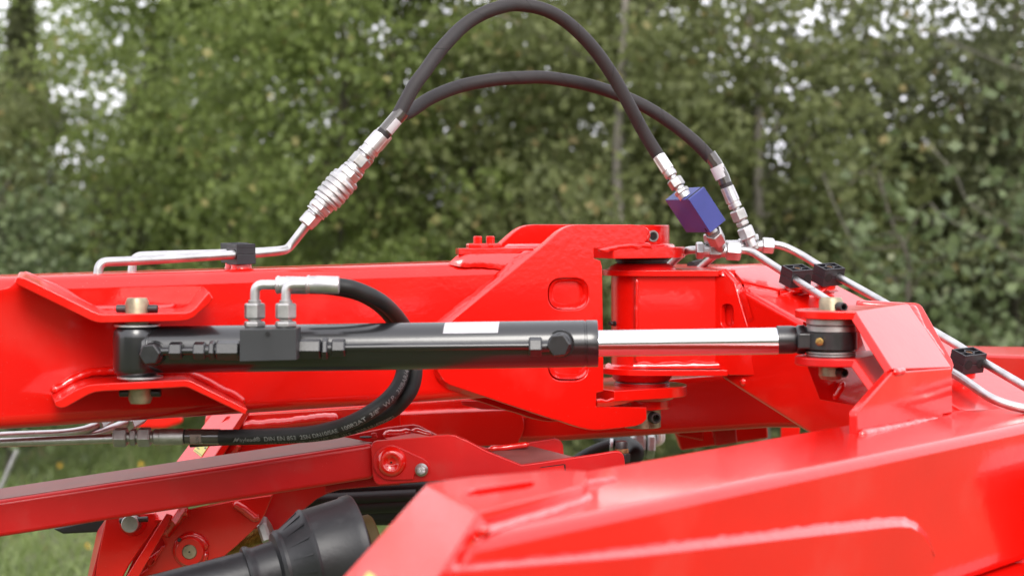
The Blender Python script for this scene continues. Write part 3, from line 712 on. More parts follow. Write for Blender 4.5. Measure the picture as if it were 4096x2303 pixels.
c2_ = [(1610, 478, 2.30), (1646, 443, 2.31), (1726, 391, 2.33), (1842, 345, 2.355), (1982, 319, 2.37), (2098, 311, 2.385), (2196, 312, 2.40), (2338, 337, 2.42), (2457, 373, 2.43), (2577, 425, 2.44), (2688, 495, 2.45), (2776, 565, 2.455), (2835, 625, 2.46), (2858, 650, 2.46)]
cp2, ho2, pa2, ptg = coupler((1232, 890), (1545, 528), 2.262, 2.285, 'second ribbed quick coupler, hidden directly behind the first one', c2_[1:], 'hose with the low flat arch, crossing behind the high one', False)
# ---------------- rear fittings
def chain(t, A, B, dm, lst):
    """lst: (kind, t0, t1, r, mat) along the photo line A->B in photo pixels"""
    a = P(*A[:2], A[2]); b = P(*B[:2], B[2]); L = math.dist(A[:2], B[:2]); pt = lambda s: a+(b-a)*(s/L)
    for it in lst:
        k, t0, t1, r, m = it[:5]; nm = it[5] if len(it) > 5 else None
        if k == 'hex': hexnut(nm or 'nut', pt(t0), pt(t1), mm(r, dm), m, t, .26)
        elif k == 'cyl': cyl(nm or 'neck', pt(t0), pt(t1), mm(r, dm), m, t, 32)
        elif k == 'fer':
            x, y, _ = frame(b-a)
            lathe('ferrule', pt(t0), pt(t1), [(0, mm(r*.9, dm)), (.02, mm(r, dm)), (.70, mm(r*1.02, dm)), (.72, mm(r*.94, dm)), (.80, mm(r*.94, dm)), (.82, mm(r*1.02, dm)), (.97, mm(r, dm)), (1, mm(r*.9, dm))], m, t, 40)
            for j in range(8):
                e = x*math.cos(j*math.pi/4)+y*math.sin(j*math.pi/4)
                cyl('crimp_ridge', pt(t0+2)+e*mm(r*.98, dm), pt(t0+(t1-t0)*.7)+e*mm(r*1.0, dm), mm(1.8, dm), m, t, 8, .0002)
    return pt
vf = thing('hose_fitting', 'zinc ferrule and nuts joining the high hose to the top of the blue valve', 'fitting', P(2690, 700, 2.40))
chain(vf, (2634, 624, 2.40), (2745, 794, 2.385), 2.4, [('fer', 0, 98, 26, 'zinc'), ('cyl', 96, 112, 16, 'zinc'), ('hex', 110, 150, 32, 'zinc_dull'), ('cyl', 148, 164, 20, 'zinc'), ('hex', 160, 180, 31, 'zinc_dull'), ('cyl', 178, 200, 26, 'zinc')])
ho1.location = ho1.location
vbz = thing('flow_valve', 'blue anodised rectangular valve tilted in the air between two hose fittings', 'valve', PK('M', 600, 760, 2.38))
O_ = PK('M', 540, 652, 2.36); E1 = Vector((-.02568, .06579, .00008)); E2 = Vector((.02117, .00825, .01669)); E3 = Vector((.03011, .01181, -.04402))
cn = [O_+E1*a+E2*b_+E3*c for a in (0, 1) for b_ in (0, 1) for c in (0, 1)]
hull('valve_body', cn, 'blue_anodised', vbz, .0006)
# milled slot along the top and a small one at the foot
hull('milled_slot', [O_+E1*a+E2*b_+E3*c for a in (.06, .12) for b_ in (-.01, .99) for c in (-.004, .012)], 'groove', vbz, 0)
hull('milled_slot', [O_+E1*a+E2*b_+E3*c for a in (.055, .125) for b_ in (-.012, .02) for c in (-.004, .10)], 'blue_anodised', vbz, .0004)
hull('milled_slot', [O_+E1*a+E2*b_+E3*c for a in (.09, .15) for b_ in (-.008, .02) for c in (.87, .97)], 'groove', vbz, .0004)
t_ = thing('hose_fitting', 'zinc ferrule and nuts on the right joining the low hose to the rear tee', 'fitting', P(2960, 850, 2.46))
chain(t_, (2907, 747, 2.46), (3020, 1010, 2.46), 2.46, [('fer', 0, 92, 26, 'zinc'), ('cyl', 90, 104, 14, 'zinc'), ('hex', 100, 146, 33, 'zinc_dull'), ('cyl', 144, 172, 17, 'zinc'), ('hex', 150, 170, 27, 'zinc_dull'), ('hex', 176, 226, 34, 'zinc'), ('cyl', 224, 262, 20, 'zinc')])
# film and label on the low hose end
e_a, e_b = P(2843, 630, 2.46), P(2912, 757, 2.46)
tube('clear_sleeve', [P(2836, 618, 2.46), P(2862, 655, 2.46), P(2890, 708, 2.46), P(2899, 734, 2.46)], .0095, 'sleeve_film', ho2, 28)
tube('hose_end', [P(2845, 632, 2.46), P(2866, 662, 2.46), P(2890, 706, 2.46), P(2910, 752, 2.46)], .0086, 'rubber_wrap', ho2, 28)
patch_on(P(2866, 664, 2.46), P(2889, 711, 2.46), .0098, -88, 88, 'label_white', ho2)
# ---------------- rear beam plane and pipes
Q1, Q2, Q3 = P(3160, 1150, 2.43), P(3290, 1144, 2.455), P(3875, 1500, 2.18)
RN = (Q2-Q1).cross(Q3-Q1).normalized()
if RN.z < 0: RN = -RN
RB = Plane(Q1, RN)
rdir = (Q3-Q2); rdir = Vector((.505, -.82, -.30)).normalized(); rdir = (rdir-RN*rdir.dot(RN)).normalized(); rperp = rdir.cross(RN).normalized()
if rperp.x < 0: rperp = -rperp
PP = RB.off(.0235)
tp1 = thing('steel_pipe', 'rear steel pipe bending down from the valve tee through the left clamp of the pair', 'pipe', P(3100, 1062, 2.45))
l1 = [PP.hit((3144, 1095)), PP.hit((3297, 1192)), PP.hit((3600, 1385)), PP.hit((3812, 1488)), PP.hit((3985, 1610)), P(4200, 1655, 2.03)]
tube('pipe_body', fillet([P(2925, 999, 2.452), P(2998, 1000, 2.45), l1[0]]+l1[1:], .03, 8), .0053, 'steel_tube', tp1, 24)
tp2 = thing('steel_pipe', 'rear steel pipe through the right clamp of the pair and the lone clamp', 'pipe', P(3200, 1000, 2.47))
l2 = [PP.hit((3318, 1089)), PP.hit((3499, 1189)), PP.hit((3832, 1382)), PP.hit((3914, 1437)), PP.hit((4200, 1605))]
tube('pipe_body', fillet([P(3040, 977, 2.475), P(3120, 978, 2.475), P(3190, 1010, 2.475)]+l2, .03, 8), .0053, 'steel_tube', tp2, 24)
tp3 = thing('steel_pipe', 'short bent steel pipe leaving the left side of the tee down behind the swivel lug', 'pipe', P(2740, 1030, 2.50))
tube('pipe_body', fillet([P(2810, 998, 2.47), P(2745, 1000, 2.475), P(2660, 1075, 2.56)], .03, 8), .0053, 'steel_tube', tp3, 20)
tp4 = thing('steel_pipe', 'short steel pipe slanting down behind the tee towards the far dark clamp', 'pipe', P(2840, 1030, 2.55))
tube('pipe_body', [P(2900, 985, 2.53), P(2860, 1020, 2.55), P(2800, 1072, 2.62)], .0053, 'steel_tube', tp4, 20)
tp5 = thing('steel_pipe', 'short level steel pipe joining the two rear tees', 'pipe', P(2920, 975, 2.5))
tube('pipe_body', [P(2905, 976, 2.49), P(2985, 975, 2.48)], .0053, 'steel_tube', tp5, 20)
def tee(label, c, d, sc, up):
    t = thing('pipe_tee', label, 'fitting', P(*c, d), 'zinc tee fittings behind the swivel')
    x, y = c
    hexnut('nut', P(x-74*sc, y-2, d), P(x-44*sc, y-2, d), mm(37*sc, d), 'zinc', t, .2)
    cyl('tee_body', P(x-48*sc, y, d), P(x+54*sc, y, d), mm(25*sc, d), 'zinc', t)
    hexnut('tee_body', P(x-22*sc, y, d), P(x+26*sc, y, d), mm(31*sc, d), 'zinc_dull', t, .5)
    hexnut('nut', P(x+46*sc, y-4, d), P(x+104*sc, y, d), mm(42*sc, d), 'zinc', t, .2)
    hexnut('nut', P(x+up[0], y+up[1], d), P(x+up[0]*.42, y+up[1]*.42, d), mm(37*sc, d), 'zinc', t, .5)
    cyl('neck', P(x+up[0]*.5, y+up[1]*.5, d), P(x, y, d), mm(24*sc, d), 'zinc_dull', t)
    return t
tee('zinc tee below the blue valve', (2858, 1004), 2.452, 1, (-10, -72))
tee('zinc tee below the white labelled hose end', (3012, 984), 2.475, .8, (-8, -44))
nn = thing('hex_nut', 'large zinc nut just under the near bottom corner of the blue valve', 'nut', PK('M', 820, 1050, 2.40))
a = PK('M', 790, 990, 2.395); b = PK('M', 855, 1140, 2.43)
cyl('neck', PK('M', 770, 965, 2.40), PK('M', 800, 1010, 2.40), mm(22, 2.4), 'zinc_dull', nn); hexnut('nut_body', PK('M', 795, 995, 2.40), PK('M', 845, 1095, 2.42), mm(37, 2.4), 'zinc', nn, .2); cyl('neck', PK('M', 840, 1080, 2.42), PK('M', 870, 1170, 2.45), mm(22, 2.4), 'zinc_dull', nn)
pc1 = dup(pc0, fm(RB.off(.0118).hit((3178, 1138)), rdir, RN), 'left clamp of the pair on the rear beam, pipe through its left hole')
dup(pc0, fm(RB.off(.0118).hit((3307, 1132)), rdir, RN), 'right clamp of the pair on the rear beam, pipe through its right hole')
dup(pc0, fm(RB.off(.0113).hit((3862, 1480)), rdir, RN), 'lone black twin pipe clamp near the right edge behind the red clevis')
fc = thing('pipe_clamp', 'far dark clamp half hidden behind the swivel lug and rear beam', 'clamp', P(2770, 1060, 2.7))
hull('clamp_body', [P(x, y, d) for x, y in ((2723, 1092), (2765, 1045), (2812, 1035), (2822, 1100)) for d in (2.66, 2.70)], 'black_plastic', fc, .002)
lathe('pipe_hole', P(2764, 1062, 2.67), P(2764, 1062, 2.6565), [(0, .006), (1, .006)], 'groove', fc)
# ---------------- rear gooseneck: knuckle and the beam that drops to the right
gn = thing('gooseneck', 'red rear gooseneck, its knuckle inside the boom lugs, thick beam dropping right', 'machine frame', P(2900, 1300, 2.45))
kz = lambda z: CZ+z
def kdisc(name, z0, z1, r): 
    xy = []
    for i in range(19):
        t = R(90+180*i/18); xy.append((AX+r*math.cos(t), AY+r*math.sin(t)))
    xe = .062
    return xy
xr = P(2888, 0, 2.43).x
top_xy = kdisc('', 0, 0, .056)+[(xr-.006, AY-.056), (xr+.02, AY-.03), (xr+.10, AY+.30), (AX, AY+.30)]
hslab('top_flange', top_xy, kz(-.0728), kz(-.0645), 'red_paint', gn, .001)
xb = P(2905, 0, 2.43).x
bot_xy = kdisc('', 0, 0, .062)+[(xb, AY-.062), (xb+.01, AY-.02), (xb, AY+.1)]
hslab('bottom_flange', bot_xy, kz(-.2068), kz(-.1985), 'red_paint', gn, .001)
hdisc('knuckle_tube', AX, AY, kz(-.200), kz(-.070), .0425, 'red_paint', gn, 64)
lathe('weld_collar', Vector((AX, AY, kz(-.0645))), Vector((AX, AY, kz(-.0565))), [(0, .0475), (.4, .045), (1, .037)], 'dusty_red', gn, 48)
lathe('weld_collar', Vector((AX, AY, kz(-.2185))), Vector((AX, AY, kz(-.2068))), [(0, .036), (.3, .040), (1, .0425)], 'dusty_red', gn, 48)
sp = Plane((0, 2.428, 0), (0, -1, 0))
slab('side_plate', [(2548, 1102), (2862, 1094), (2862, 1476), (2548, 1480)], sp, .01, 'red_paint', gn, .0006)
fillet_weld([P(2540, 1452, 2.427), P(2700, 1448, 2.427), P(2870, 1442, 2.427)], [P(2530, 1472, 2.4205), P(2700, 1473, 2.4205), P(2880, 1472, 2.4205)], gn, bulge=.003, wav=.003)
weld([P(2548, 1448, 2.427), P(2546, 1300, 2.427), P(2548, 1112, 2.427)], .0026, gn)
weld(ring(-.199, .046, 180, 290), .0055, gn)
# gusset with the slot
gp = Plane(P(2862, 1300, 2.428), (P(2862, 1100, 2.428)-P(2862, 1480, 2.428)).cross(P(2990, 1300, 2.390)-P(2862, 1300, 2.428)))
if gp.n.y > 0: gp.n = -gp.n
gpoly = [(2856, 1108), (2888, 1076), (2938, 1128), (2962, 1215), (2992, 1310), (3025, 1420), (3040, 1500), (2916, 1500), (2856, 1478)]
gslot = pts('D', rounded([(592, 1175), (745, 1175), (760, 1470), (592, 1470)], 75, 8))
plate('gusset', gpoly, gp, .01, [gslot], 'red_paint', gn, .001)
slab('slot_back', pts('D', [(560, 1140), (790, 1140), (800, 1500), (560, 1500)]), gp.off(-.012), .004, 'red_paint', gn, .0005)
# the dropping beam
A_ = RB.hit((2975, 1160)); dist = (RB.hit((3410, 1165))-A_).dot(rperp)
hull('dropping_beam', [A_+rdir*s+rperp*t+RN*h for s in (-.02, .62) for t in (0, dist) for h in (0, -.135)], 'red_paint', gn, .008, 4)
hull('crown', [P(2700, 1072, 2.62), P(3045, 1052, 2.62), P(2886, 1076, 2.46), P(3065, 1062, 2.55), P(2950, 1135, 2.44), P(3180, 1130, 2.46), P(2700, 1110, 2.62), P(2886, 1110, 2.46), P(2950, 1180, 2.44), P(3100, 1250, 2.5)], 'red_paint', gn, .002)
slab('clamp_pad', pts('D', [(720, 715), (1150, 680), (1700, 830), (2070, 940), (1345, 985), (860, 870)]), RB.off(.0062), .0065, 'red_paint', gn, .001)
fws('D', [(560, 785), (640, 815), (740, 905), (800, 1000), (860, 1150), (940, 1400)], [(615, 735), (690, 745), (790, 835), (860, 920), (925, 1100), (1005, 1380)], gn, la_l=.0008, lb_l=.003, bulge=.002)
fws('D', [(900, 1010), (1100, 1055), (1320, 1085)], [(880, 905), (1100, 955), (1320, 1010)], gn, bulge=.003, lb_l=.002)
fws('D', [(1350, 1070), (1500, 1062), (1700, 1045), (2110, 1012)], [(1350, 1000), (1500, 992), (1700, 980), (2070, 952)], gn, bulge=.0025, lb_l=.002)
weld([P(2972, 1540, 2.40), P(2990, 1480, 2.42), P(3020, 1400, 2.44)], .006, gn)
# lower gusset seam
sh = thing('shim_stack', 'thin dark shims between the upper swivel lug and the knuckle', 'shims', Vector((AX, AY, kz(-.053))))
for i, (z0, z1, r, m) in enumerate([(-.0563, -.0540, .0345, 'gun_dark'), (-.0538, -.0512, .0365, 'dark_steel'), (-.0510, -.0484, .0370, 'gun_dark')]): hdisc('shim', AX, AY, kz(z0), kz(z1), r, m, sh, 48, .0003)
sh2 = thing('shim_stack', 'thin dark shims between the knuckle and the lower swivel lug', 'shims', Vector((AX, AY, kz(-.221))))
for z0, z1, r, m in [(-.2235, -.2205, .0385, 'dusty_red'), (-.2203, -.2192, .0372, 'zinc_dull'), (-.2190, -.2186, .0360, 'dark_steel')]: hdisc('shim', AX, AY, kz(z0), kz(z1), r, m, sh2, 48, .0003)
gnp = thing('grease_nipple', 'small dark grease nipple on the left side of the knuckle tube', 'nipple', PK('C', 1755, 1153, 2.44))
a = PK('C', 1790, 1153, 2.46); b = PK('C', 1765, 1153, 2.455); c = PK('C', 1722, 1150, 2.45)
hexnut('nipple_base', a, b, .0042, 'dark_steel', gnp); lathe('nipple_tip', b, c, [(0, .002), (.3, .0032), (.6, .0032), (.75, .002), (1, .0026)], 'dark_steel', gnp, 14)
# ---------------- far low boom behind everything
lb = thing('lower_boom', 'long red lower boom running level behind the swivel head, with a doubler plate', 'boom', P(2000, 1700, 2.62))
slab('beam', [(820, 1648), (1800, 1585), (2900, 1500), (3320, 1530), (3320, 1712), (3073, 1712), (2252, 1765), (800, 1812)], YP(2.62), .12, 'red_paint', lb, .010, 4)
dbl = pts('H', rounded([(-300, 392), (480, 352), (1330, 318), (1362, 440), (1305, 560), (-300, 610)], [0, 0, 90, 60, 30, 0], 8))
slab('doubler_plate', dbl, YP(2.608), .013, 'red_paint', lb, .0015)
fw('H', [(-280, 372), (100, 350), (480, 325), (800, 308), (1230, 290), (1310, 305), (1375, 372)], YP(2.6195), [(-280, 394), (100, 374), (480, 354), (800, 339), (1230, 322), (1290, 330), (1345, 378)], YP(2.608), lb, bulge=.0015, wav=.0008)
hull('lug', [P(*q, d) for q in pts('H', [(925, 258), (1100, 258), (1360, 322), (1062, 316), (930, 285)]) for d in (2.48, 2.54)], 'dusty_red', lb)
slab('leg_plate', pts('I', [(1400, 900), (1450, 990), (1500, 1150), (1840, 1100), (2500, 1010), (2490, 860)]), YP(2.76), .04, 'red_paint', lb, .003)
slab('leg_plate', pts('I', [(1440, 900), (1470, 985), (1760, 1040), (1765, 900)]), YP(2.74), .012, 'red_paint', lb, .003)
slab('leg_plate', pts('I', [(1850, 890), (1900, 1100), (2150, 1060), (2130, 890)]), YP(2.73), .02, 'dusty_red', lb, .003)
slab('leg_plate', [(3125, 1700), (3200, 1700), (3200, 1760), (3125, 1760)], YP(2.9), .01, 'red_paint', lb)
# ---------------- far arm at the right edge
fa = thing('support_arm', 'far red support arm seen at the right edge beyond the gooseneck', 'arm', P(4000, 1430, 2.8))
fv = []
zt_ = CZ-.2165
hull('beam', [P(3790, 1382, 2.95), P(4300, 1388, 2.75), P(3830, 1414, 2.82), P(4300, 1428, 2.60), P(3830, 1700, 2.82), P(4300, 1700, 2.60), P(3790, 1700, 2.95), P(4300, 1700, 2.75)], 'red_paint', fa, .005, 3)
# ---------------- near support arm
na = thing('support_arm', 'big out-of-focus red support arm filling the lower right corner', 'arm', P(3000, 1950, 1.6))
g2 = Vector((.64, .77, 0)).normalized(); p2 = Vector((.77, -.64, 0)).normalized()
B0 = Vector((.102, 1.618, CZ-.2165)); s0_, s1_ = -.30, .75
def arm(s, t, h=0): return B0+g2*s+p2*t+Vector((0, 0, h))
AW = .152
APL = Plane(arm(0, AW), p2)       # front face
def s_of(q): return (APL.hit(q)-B0).dot(g2)
sl_ = s_of((1885, 2200))
hull('beam', [arm(s, t, h) for s, t in ((-.13, 0), (sl_, AW), (.95, 0), (.95, AW)) for h in (0, -.148) if not (s == sl_ and h < 0)]+[arm(sl_-.075, AW, -.148), arm(sl_-.05, AW, -.05)], 'red_paint', na, .011, 5)
# side doubler with its weld
dd = pts('J', [(-1110, 1102), (0, 1012), (450, 962), (1100, 885), (1740, 812), (1850, 815), (1925, 860), (1975, 930), (1992, 1000), (1990, 1400), (-1110, 1400)])
slab('doubler_plate', dd, APL.off(.010), .0105, 'red_paint', na, .0012)
fw('J', [(-1110, 1060), (0, 945), (200, 920), (450, 888), (900, 838), (1300, 790), (1700, 750), (1810, 752), (1900, 800), (1960, 870), (2005, 1000)], APL.off(.0006), [(-1110, 1100), (0, 1012), (200, 992), (450, 962), (900, 910), (1300, 864), (1700, 818), (1800, 813), (1880, 838), (1940, 885), (1990, 985)], APL.off(.0098), na, bulge=.0015, wav=.002)
hull('bottom_flange', [arm(s, t, h) for s in (.3, .95) for t in (-.02, AW+.05) for h in (-.149, -.157)], 'red_paint', na, .001)
hull('unseen_reflected_beam', [arm(s, t, h) for s in (-.05, .95) for t in (.0, AW-.02) for h in (-.158, -.33)], 'red_paint', na, .006)  # out of sight, added so the chrome rod mirrors red below
hull('unseen_reflected_block', [Vector((x, y, CZ+z)) for x, y in ((-.02, 1.78), (.62, 2.2), (-.1, 2.2), (.62, 1.95)) for z in (-.33, -.42)], 'red_paint', na, .006)  # hidden red block put in only for its reflection in the rod
ZT = Plane((0, 0, CZ-.2165), (0, 0, 1))
weld([ZT.hit(q) for q in pts('J', [(-900, 680), (-600, 600), (-300, 560), (-60, 515)])], .004, na)
# cover plate folded over the end of the arm
cz_ = Plane((0, 0, CZ-.2045), (0, 0, 1))
cov = pts('H', [(690, 817), (800, 797), (1000, 772), (1320, 745), (1600, 722), (1790, 735), (1760, 828), (1400, 925), (1040, 1015)])
cslot = pts('H', rounded([(955, 880), (1020, 852), (1330, 806), (1418, 798), (1412, 836), (1340, 856), (1040, 898), (975, 902)], 16, 4))
plate('cover_plate', cov, cz_, .010, [cslot], 'red_paint', na, .0012)
cf = cz_.hit(px('H', 1040, 1015)); cb = cz_.hit(px('H', 690, 817))
q0 = PK('H', 560, 900, 1.425); q1 = PK('H', -100, 1700, 1.30); q2 = PK('H', 610, 1700, 1.16)
nrm = (cf-cb).cross(q1-cb).normalized(); 
if nrm.z < 0: nrm = -nrm
sheet = [cb-nrm*0, cf, cf.lerp(q2, 1), q1]
solid('cover_fold', [p for p in sheet], [p-nrm*.009 for p in sheet], 'red_paint', na, .002)
weld([APL.off(.002).hit(q)+Vector((0, 0, 0)) for q in pts('H', [(1085, 1180), (1080, 1130), (1090, 1095)])], .006, na)
fw('H', [(1085, 1170), (1250, 1112), (1500, 1034), (1750, 950), (1820, 912)], ZT.off(.0006), [(1068, 1100), (1250, 1048), (1500, 970), (1750, 890), (1775, 872)], ZT.off(.0030), na, bulge=.003)
# yellow sticker on the fold
st = [PK('H', 262, 1452, 1.31), PK('H', 300, 1415, 1.315), PK('H', 340, 1445, 1.30), PK('H', 345, 1480, 1.29), PK('H', 262, 1480, 1.3)]
fpl = Plane(cf, nrm).off(.0006)
slab('warning_sticker', pts('H', [(250, 1470), (296, 1414), (342, 1448), (342, 1500), (250, 1500)]), fpl, .0005, 'yellow_sticker', na, 0)
# ---------------- clevis bracket on the arm
cb_ = thing('clevis_bracket', 'red folded clevis bracket welded on the arm, gripping the rod end of the cylinder', 'bracket', P(3600, 1600, 1.95))
EV = Vector((.0965, .18, 0))
cxp, cyp = ex, 1.975
r_ = .0395
uA = P(3426, 1264, 1.935); uB = P(3635, 1244, 2.12)
semi = [(cxp+r_*math.cos(R(90+180*i/16)), cyp+r_*math.sin(R(90+180*i/16))) for i in range(17)]
zf = P(0, 1244, 1.94).z
hslab('upper_flange', [(cxp+.035, cyp+.10)]+semi+[(uA.x, cyp-r_), (uB.x, uB.y)], zf-.0092, zf, 'red_paint', cb_, .0015)
Cq, Dq = P(3568, 1476, 1.90), P(3807, 1468, 2.03)
A3 = Vector((uA.x-.001, cyp-r_, zf-.0003)); B3 = Vector((uB.x, uB.y, zf-.0003))
ns = (B3-A3).cross(Cq-A3).normalized()
if ns.y > 0: ns = -ns
Dq2 = Cq+(B3-A3)*.72
Dq2.z = Dq.z; Dq2 = P(3807, 1468, 2.035)
def sheet4(name, l, th, m='red_paint', bevel=.0015):
    n = (l[1]-l[0]).cross(l[3]-l[0]).normalized()
    if n.dot(Vector((0, 0, CZ))-l[0]) < 0: n = -n
    return solid(name, l, [p-n*th for p in l], m, cb_, bevel)
sheet4('sloping_web', [A3, B3, Dq2, Cq], .0092)
# upright front plate
y_ = lambda x, y, d: PK('Y', x, y, d)
lowd = Plane(Cq, (Dq2-Cq).cross(Vector((0, 0, 1))))
if lowd.n.y > 0: lowd.n = -lowd.n
fpts = pts('Y', [(1050, 762), (1150, 757), (1180, 755), (1645, 722), (1652, 1180), (1556, 1195), (1556, 1270), (1300, 1330), (700, 1450), (690, 1200), (700, 1160), (720, 1135)])
slab('front_plate', fpts, lowd, .0095, 'red_paint', cb_, .0022)
weld([lowd.off(.003).hit(q) for q in pts('Y', [(720, 1400), (850, 1370), (1050, 1335), (1250, 1300), (1450, 1262), (1560, 1270)])], .0055, cb_, amp=.25)
weld([lowd.off(0).hit(q) for q in pts('Y', [(1060, 770), (1170, 757)])], .004, cb_)
# back gusset closing the far side
bg_ = [P(*q, d) for q, d in [(px('Y', 700, 42), 2.14), (px('Y', 1280, 72), 2.15), (px('Y', 1345, 112), 2.14), (px('Y', 1640, 640), 2.06), (px('Y', 1652, 720), 2.045), (px('Y', 1560, 640), 2.05), (px('Y', 1215, 160), 2.135), (px('Y', 700, 95), 2.13)]]
bgp = Plane(bg_[1], (bg_[3]-bg_[1]).cross(bg_[6]-bg_[1]))
if bgp.n.dot(Vector((0, 0, CZ))-bg_[1]) < 0: bgp.n = -bgp.n
slab('back_gusset', pts('Y', [(690, 44), (1280, 72), (1320, 85), (1350, 112), (1500, 380), (1645, 640), (1662, 690), (1650, 730), (1545, 720), (1400, 500), (1215, 185), (700, 110)]), bgp, .01, 'red_paint', cb_, .002)
weld([bgp.off(.004).hit(q) for q in pts('Y', [(1225, 120), (1300, 270), (1420, 470), (1540, 640)])], .0065, cb_, amp=.12)
weld([bgp.off(.003).hit(q) for q in pts('Y', [(700, 90), (900, 100), (1100, 110), (1200, 118)])], .005, cb_, amp=.2)
cyl('drain_hole', bgp.off(.006).hit(px('Y', 1552, 668)), bgp.off(.0075).hit(px('Y', 1552, 668)), .0040, 'groove', cb_, 16, .0002)
# lower flange, bent down
lfz = CZ-.1475
hslab('lower_flange', [(cxp+.05, cyp+.09)]+semi+[(P(3424, 0, 1.935).x, cyp-r_), (P(3424, 0, 1.935).x+EV.x*.7, cyp-r_+EV.y*.7)], lfz-.0092, lfz, 'dusty_red', cb_, .0015)
l0 = Vector((P(3420, 0, 1.935).x, cyp-r_, lfz)); l1_ = P(3520, 1575, 1.90)
sheet4('lower_web', [l0, l0+EV*.62, l1_+EV*.62, l1_], .009)
hull('rear_gusset', [y_(150, 260, 2.02), y_(200, 720, 2.02), y_(320, 1040, 2.04), y_(490, 1050, 2.06), y_(760, 1120, 2.08), y_(900, 900, 2.1), y_(700, 300, 2.1), y_(155, 260, 2.06), y_(325, 1040, 2.06), y_(900, 900, 2.14), y_(700, 300, 2.14)], 'red_paint', cb_, .001)
weld([y_(560, 860, 2.05), y_(520, 930, 2.05), y_(460, 1040, 2.05)], .005, cb_)
# clevis pin
cpn = thing('clevis_pin', 'worn zinc pin through the red clevis with hollow roll pins top and bottom', 'pin', Vector((cxp, cyp, CZ-.13)))
zt2 = P(0, px('Y', 0, 28)[1], 1.96).z; zb2 = P(0, px('Y', 0, 850)[1], 1.96).z
Lp = zt2-zb2
lathe('shaft', Vector((cxp, cyp, zb2)), Vector((cxp, cyp, zt2)), [(0, .0105), (.004/Lp, .0134), (1-.004/Lp, .0134), (1, .0110)], 'yellow_zinc', cpn, 36)
for (yy, xx, dd_) in ((118, 545, 1), (775, 552, 0)):
    c = y_(xx, yy, cyp-.018); di = Vector((.38, -1, 0)).normalized()
    lathe('roll_pin', c-di*.040, c+di*.004, [(0, .0046), (.05, .0052), (.95, .0052), (1, .0047), (1, .0033), (.6, .0033)], 'dark_steel', cpn, 24)
for z0, z1, lab in ((-.1205, -.1050, 'upper'), (-.1470, -.1412, 'lower')):
    wt = thing('washer', f'stacked zinc washers just {"above" if lab == "upper" else "below"} the black rod eye in the clevis', 'washer', Vector((cxp, cyp, CZ+(z0+z1)/2)), 'zinc washers at the rod eye')
    k = 2; h = (z1-z0)/k
    for i in range(k): lathe('washer_ring', Vector((cxp, cyp, CZ+z0+h*i+.0002)), Vector((cxp, cyp, CZ+z0+h*(i+1)-.0002)), [(0, .0262), (.15, .0272), (.85, .0272), (1, .0262)], 'zinc_dull', wt, 44)
# ---------------- lower link bar
lk = thing('link_bar', 'dusty red square link bar sloping across the lower left, brown dust on its top', 'link bar', P(700, 1950, 2.2))
fa0, fa1 = P(-400, 2062, 2.14), P(1500, 1772, 2.30)
fb0, fb1 = P(-400, 2212, 2.14), P(1500, 1914, 2.30)
bk = Vector((-.045, .062, 0))*1.15
solid('bar', [fa0, fa1, fb1, fb0], [p+bk for p in (fa0, fa1, fb1, fb0)], 'dusty_red', lk, .006, 4)
up = Vector((0, 0, .0006)); ins = (fa1-fa0).normalized()
t0 = [fa0+bk*.07+up, fa1+bk*.07+up, fa1+bk*.93+up, fa0+bk*.93+up]
solid('dust_layer', t0, [p-Vector((0, 0, .0008)) for p in t0], 'dusty_top', lk, .0002)
# end slot of the bar
cyl('end_slot', PK('V', 880, 1240, 2.325)+Vector((0, 0, .0002)), PK('V', 880, 1240, 2.325)+Vector((0, 0, .0016)), .008, 'groove', lk, 16, .0002)
# link bracket (clevis that holds the bar)
br = thing('link_bracket', 'red two-plate bracket right of the link bar with a round pin cap and one bolt', 'bracket', P(1800, 1880, 2.29))
D1 = 2.285
bp_ = pts('U', [(165, 640), (180, 560), (215, 515), (280, 495), (1300, 412), (1440, 388), (1680, 378), (1790, 388), (1860, 425)])+pts('H', [(900, 500), (960, 525), (1100, 600), (1335, 695), (1500, 672), (1867, 618)])+pts('X', [(1100, 535), (1180, 535), (1230, 560), (1265, 610), (1285, 720)])+[(2500, 1880), (2300, 1930), (1900, 1945)]+pts('U', [(1560, 1260), (1200, 1280), (900, 1300), (320, 1345), (260, 1310), (215, 1240), (190, 1100)])
plate('side_plate', bp_, YP(D1), .010, (), 'dusty_red', br, .001)
slab('side_plate', pts('H', [(130, 500), (430, 440), (600, 422), (640, 432), (760, 492), (1090, 580), (1380, 540), (1560, 512), (1600, 530), (1616, 560), (1625, 690), (200, 690)]), YP(2.385), .010, 'dusty_red', br, .0012)
zz = lambda q, d: P(*q, d)
hull('top_web', [zz(px('U', 420, 430), 2.36), zz(px('U', 560, 480), 2.30), zz(px('U', 940, 330), 2.37), zz(px('U', 1340, 402), 2.30), zz(px('U', 560, 560), 2.30), zz(px('U', 1340, 560), 2.30), zz(px('U', 940, 500), 2.37)], 'dusty_red', br, .001)
weld([PK('U', *p, 2.362) for p in [(400, 385), (520, 365), (700, 355), (860, 330), (940, 300)]], .0055, br, amp=.08)
weld([PK('U', *p, 2.365) for p in [(950, 300), (1060, 300), (1200, 360), (1330, 400)]], .0045, br, amp=.06)
hull('cross_plate', [PK('H', 1110, 590, 2.37), PK('H', 1390, 560, 2.39), PK('H', 1700, 640, 2.31), PK('H', 1335, 696, 2.30), PK('H', 1110, 640, 2.37), PK('H', 1390, 640, 2.39), PK('H', 1700, 690, 2.31), PK('H', 1335, 740, 2.30)], 'dusty_top', br, .001)
weld([PK('H', *p, 2.365) for p in [(1110, 585), (1250, 572), (1390, 555)]], .0042, br)
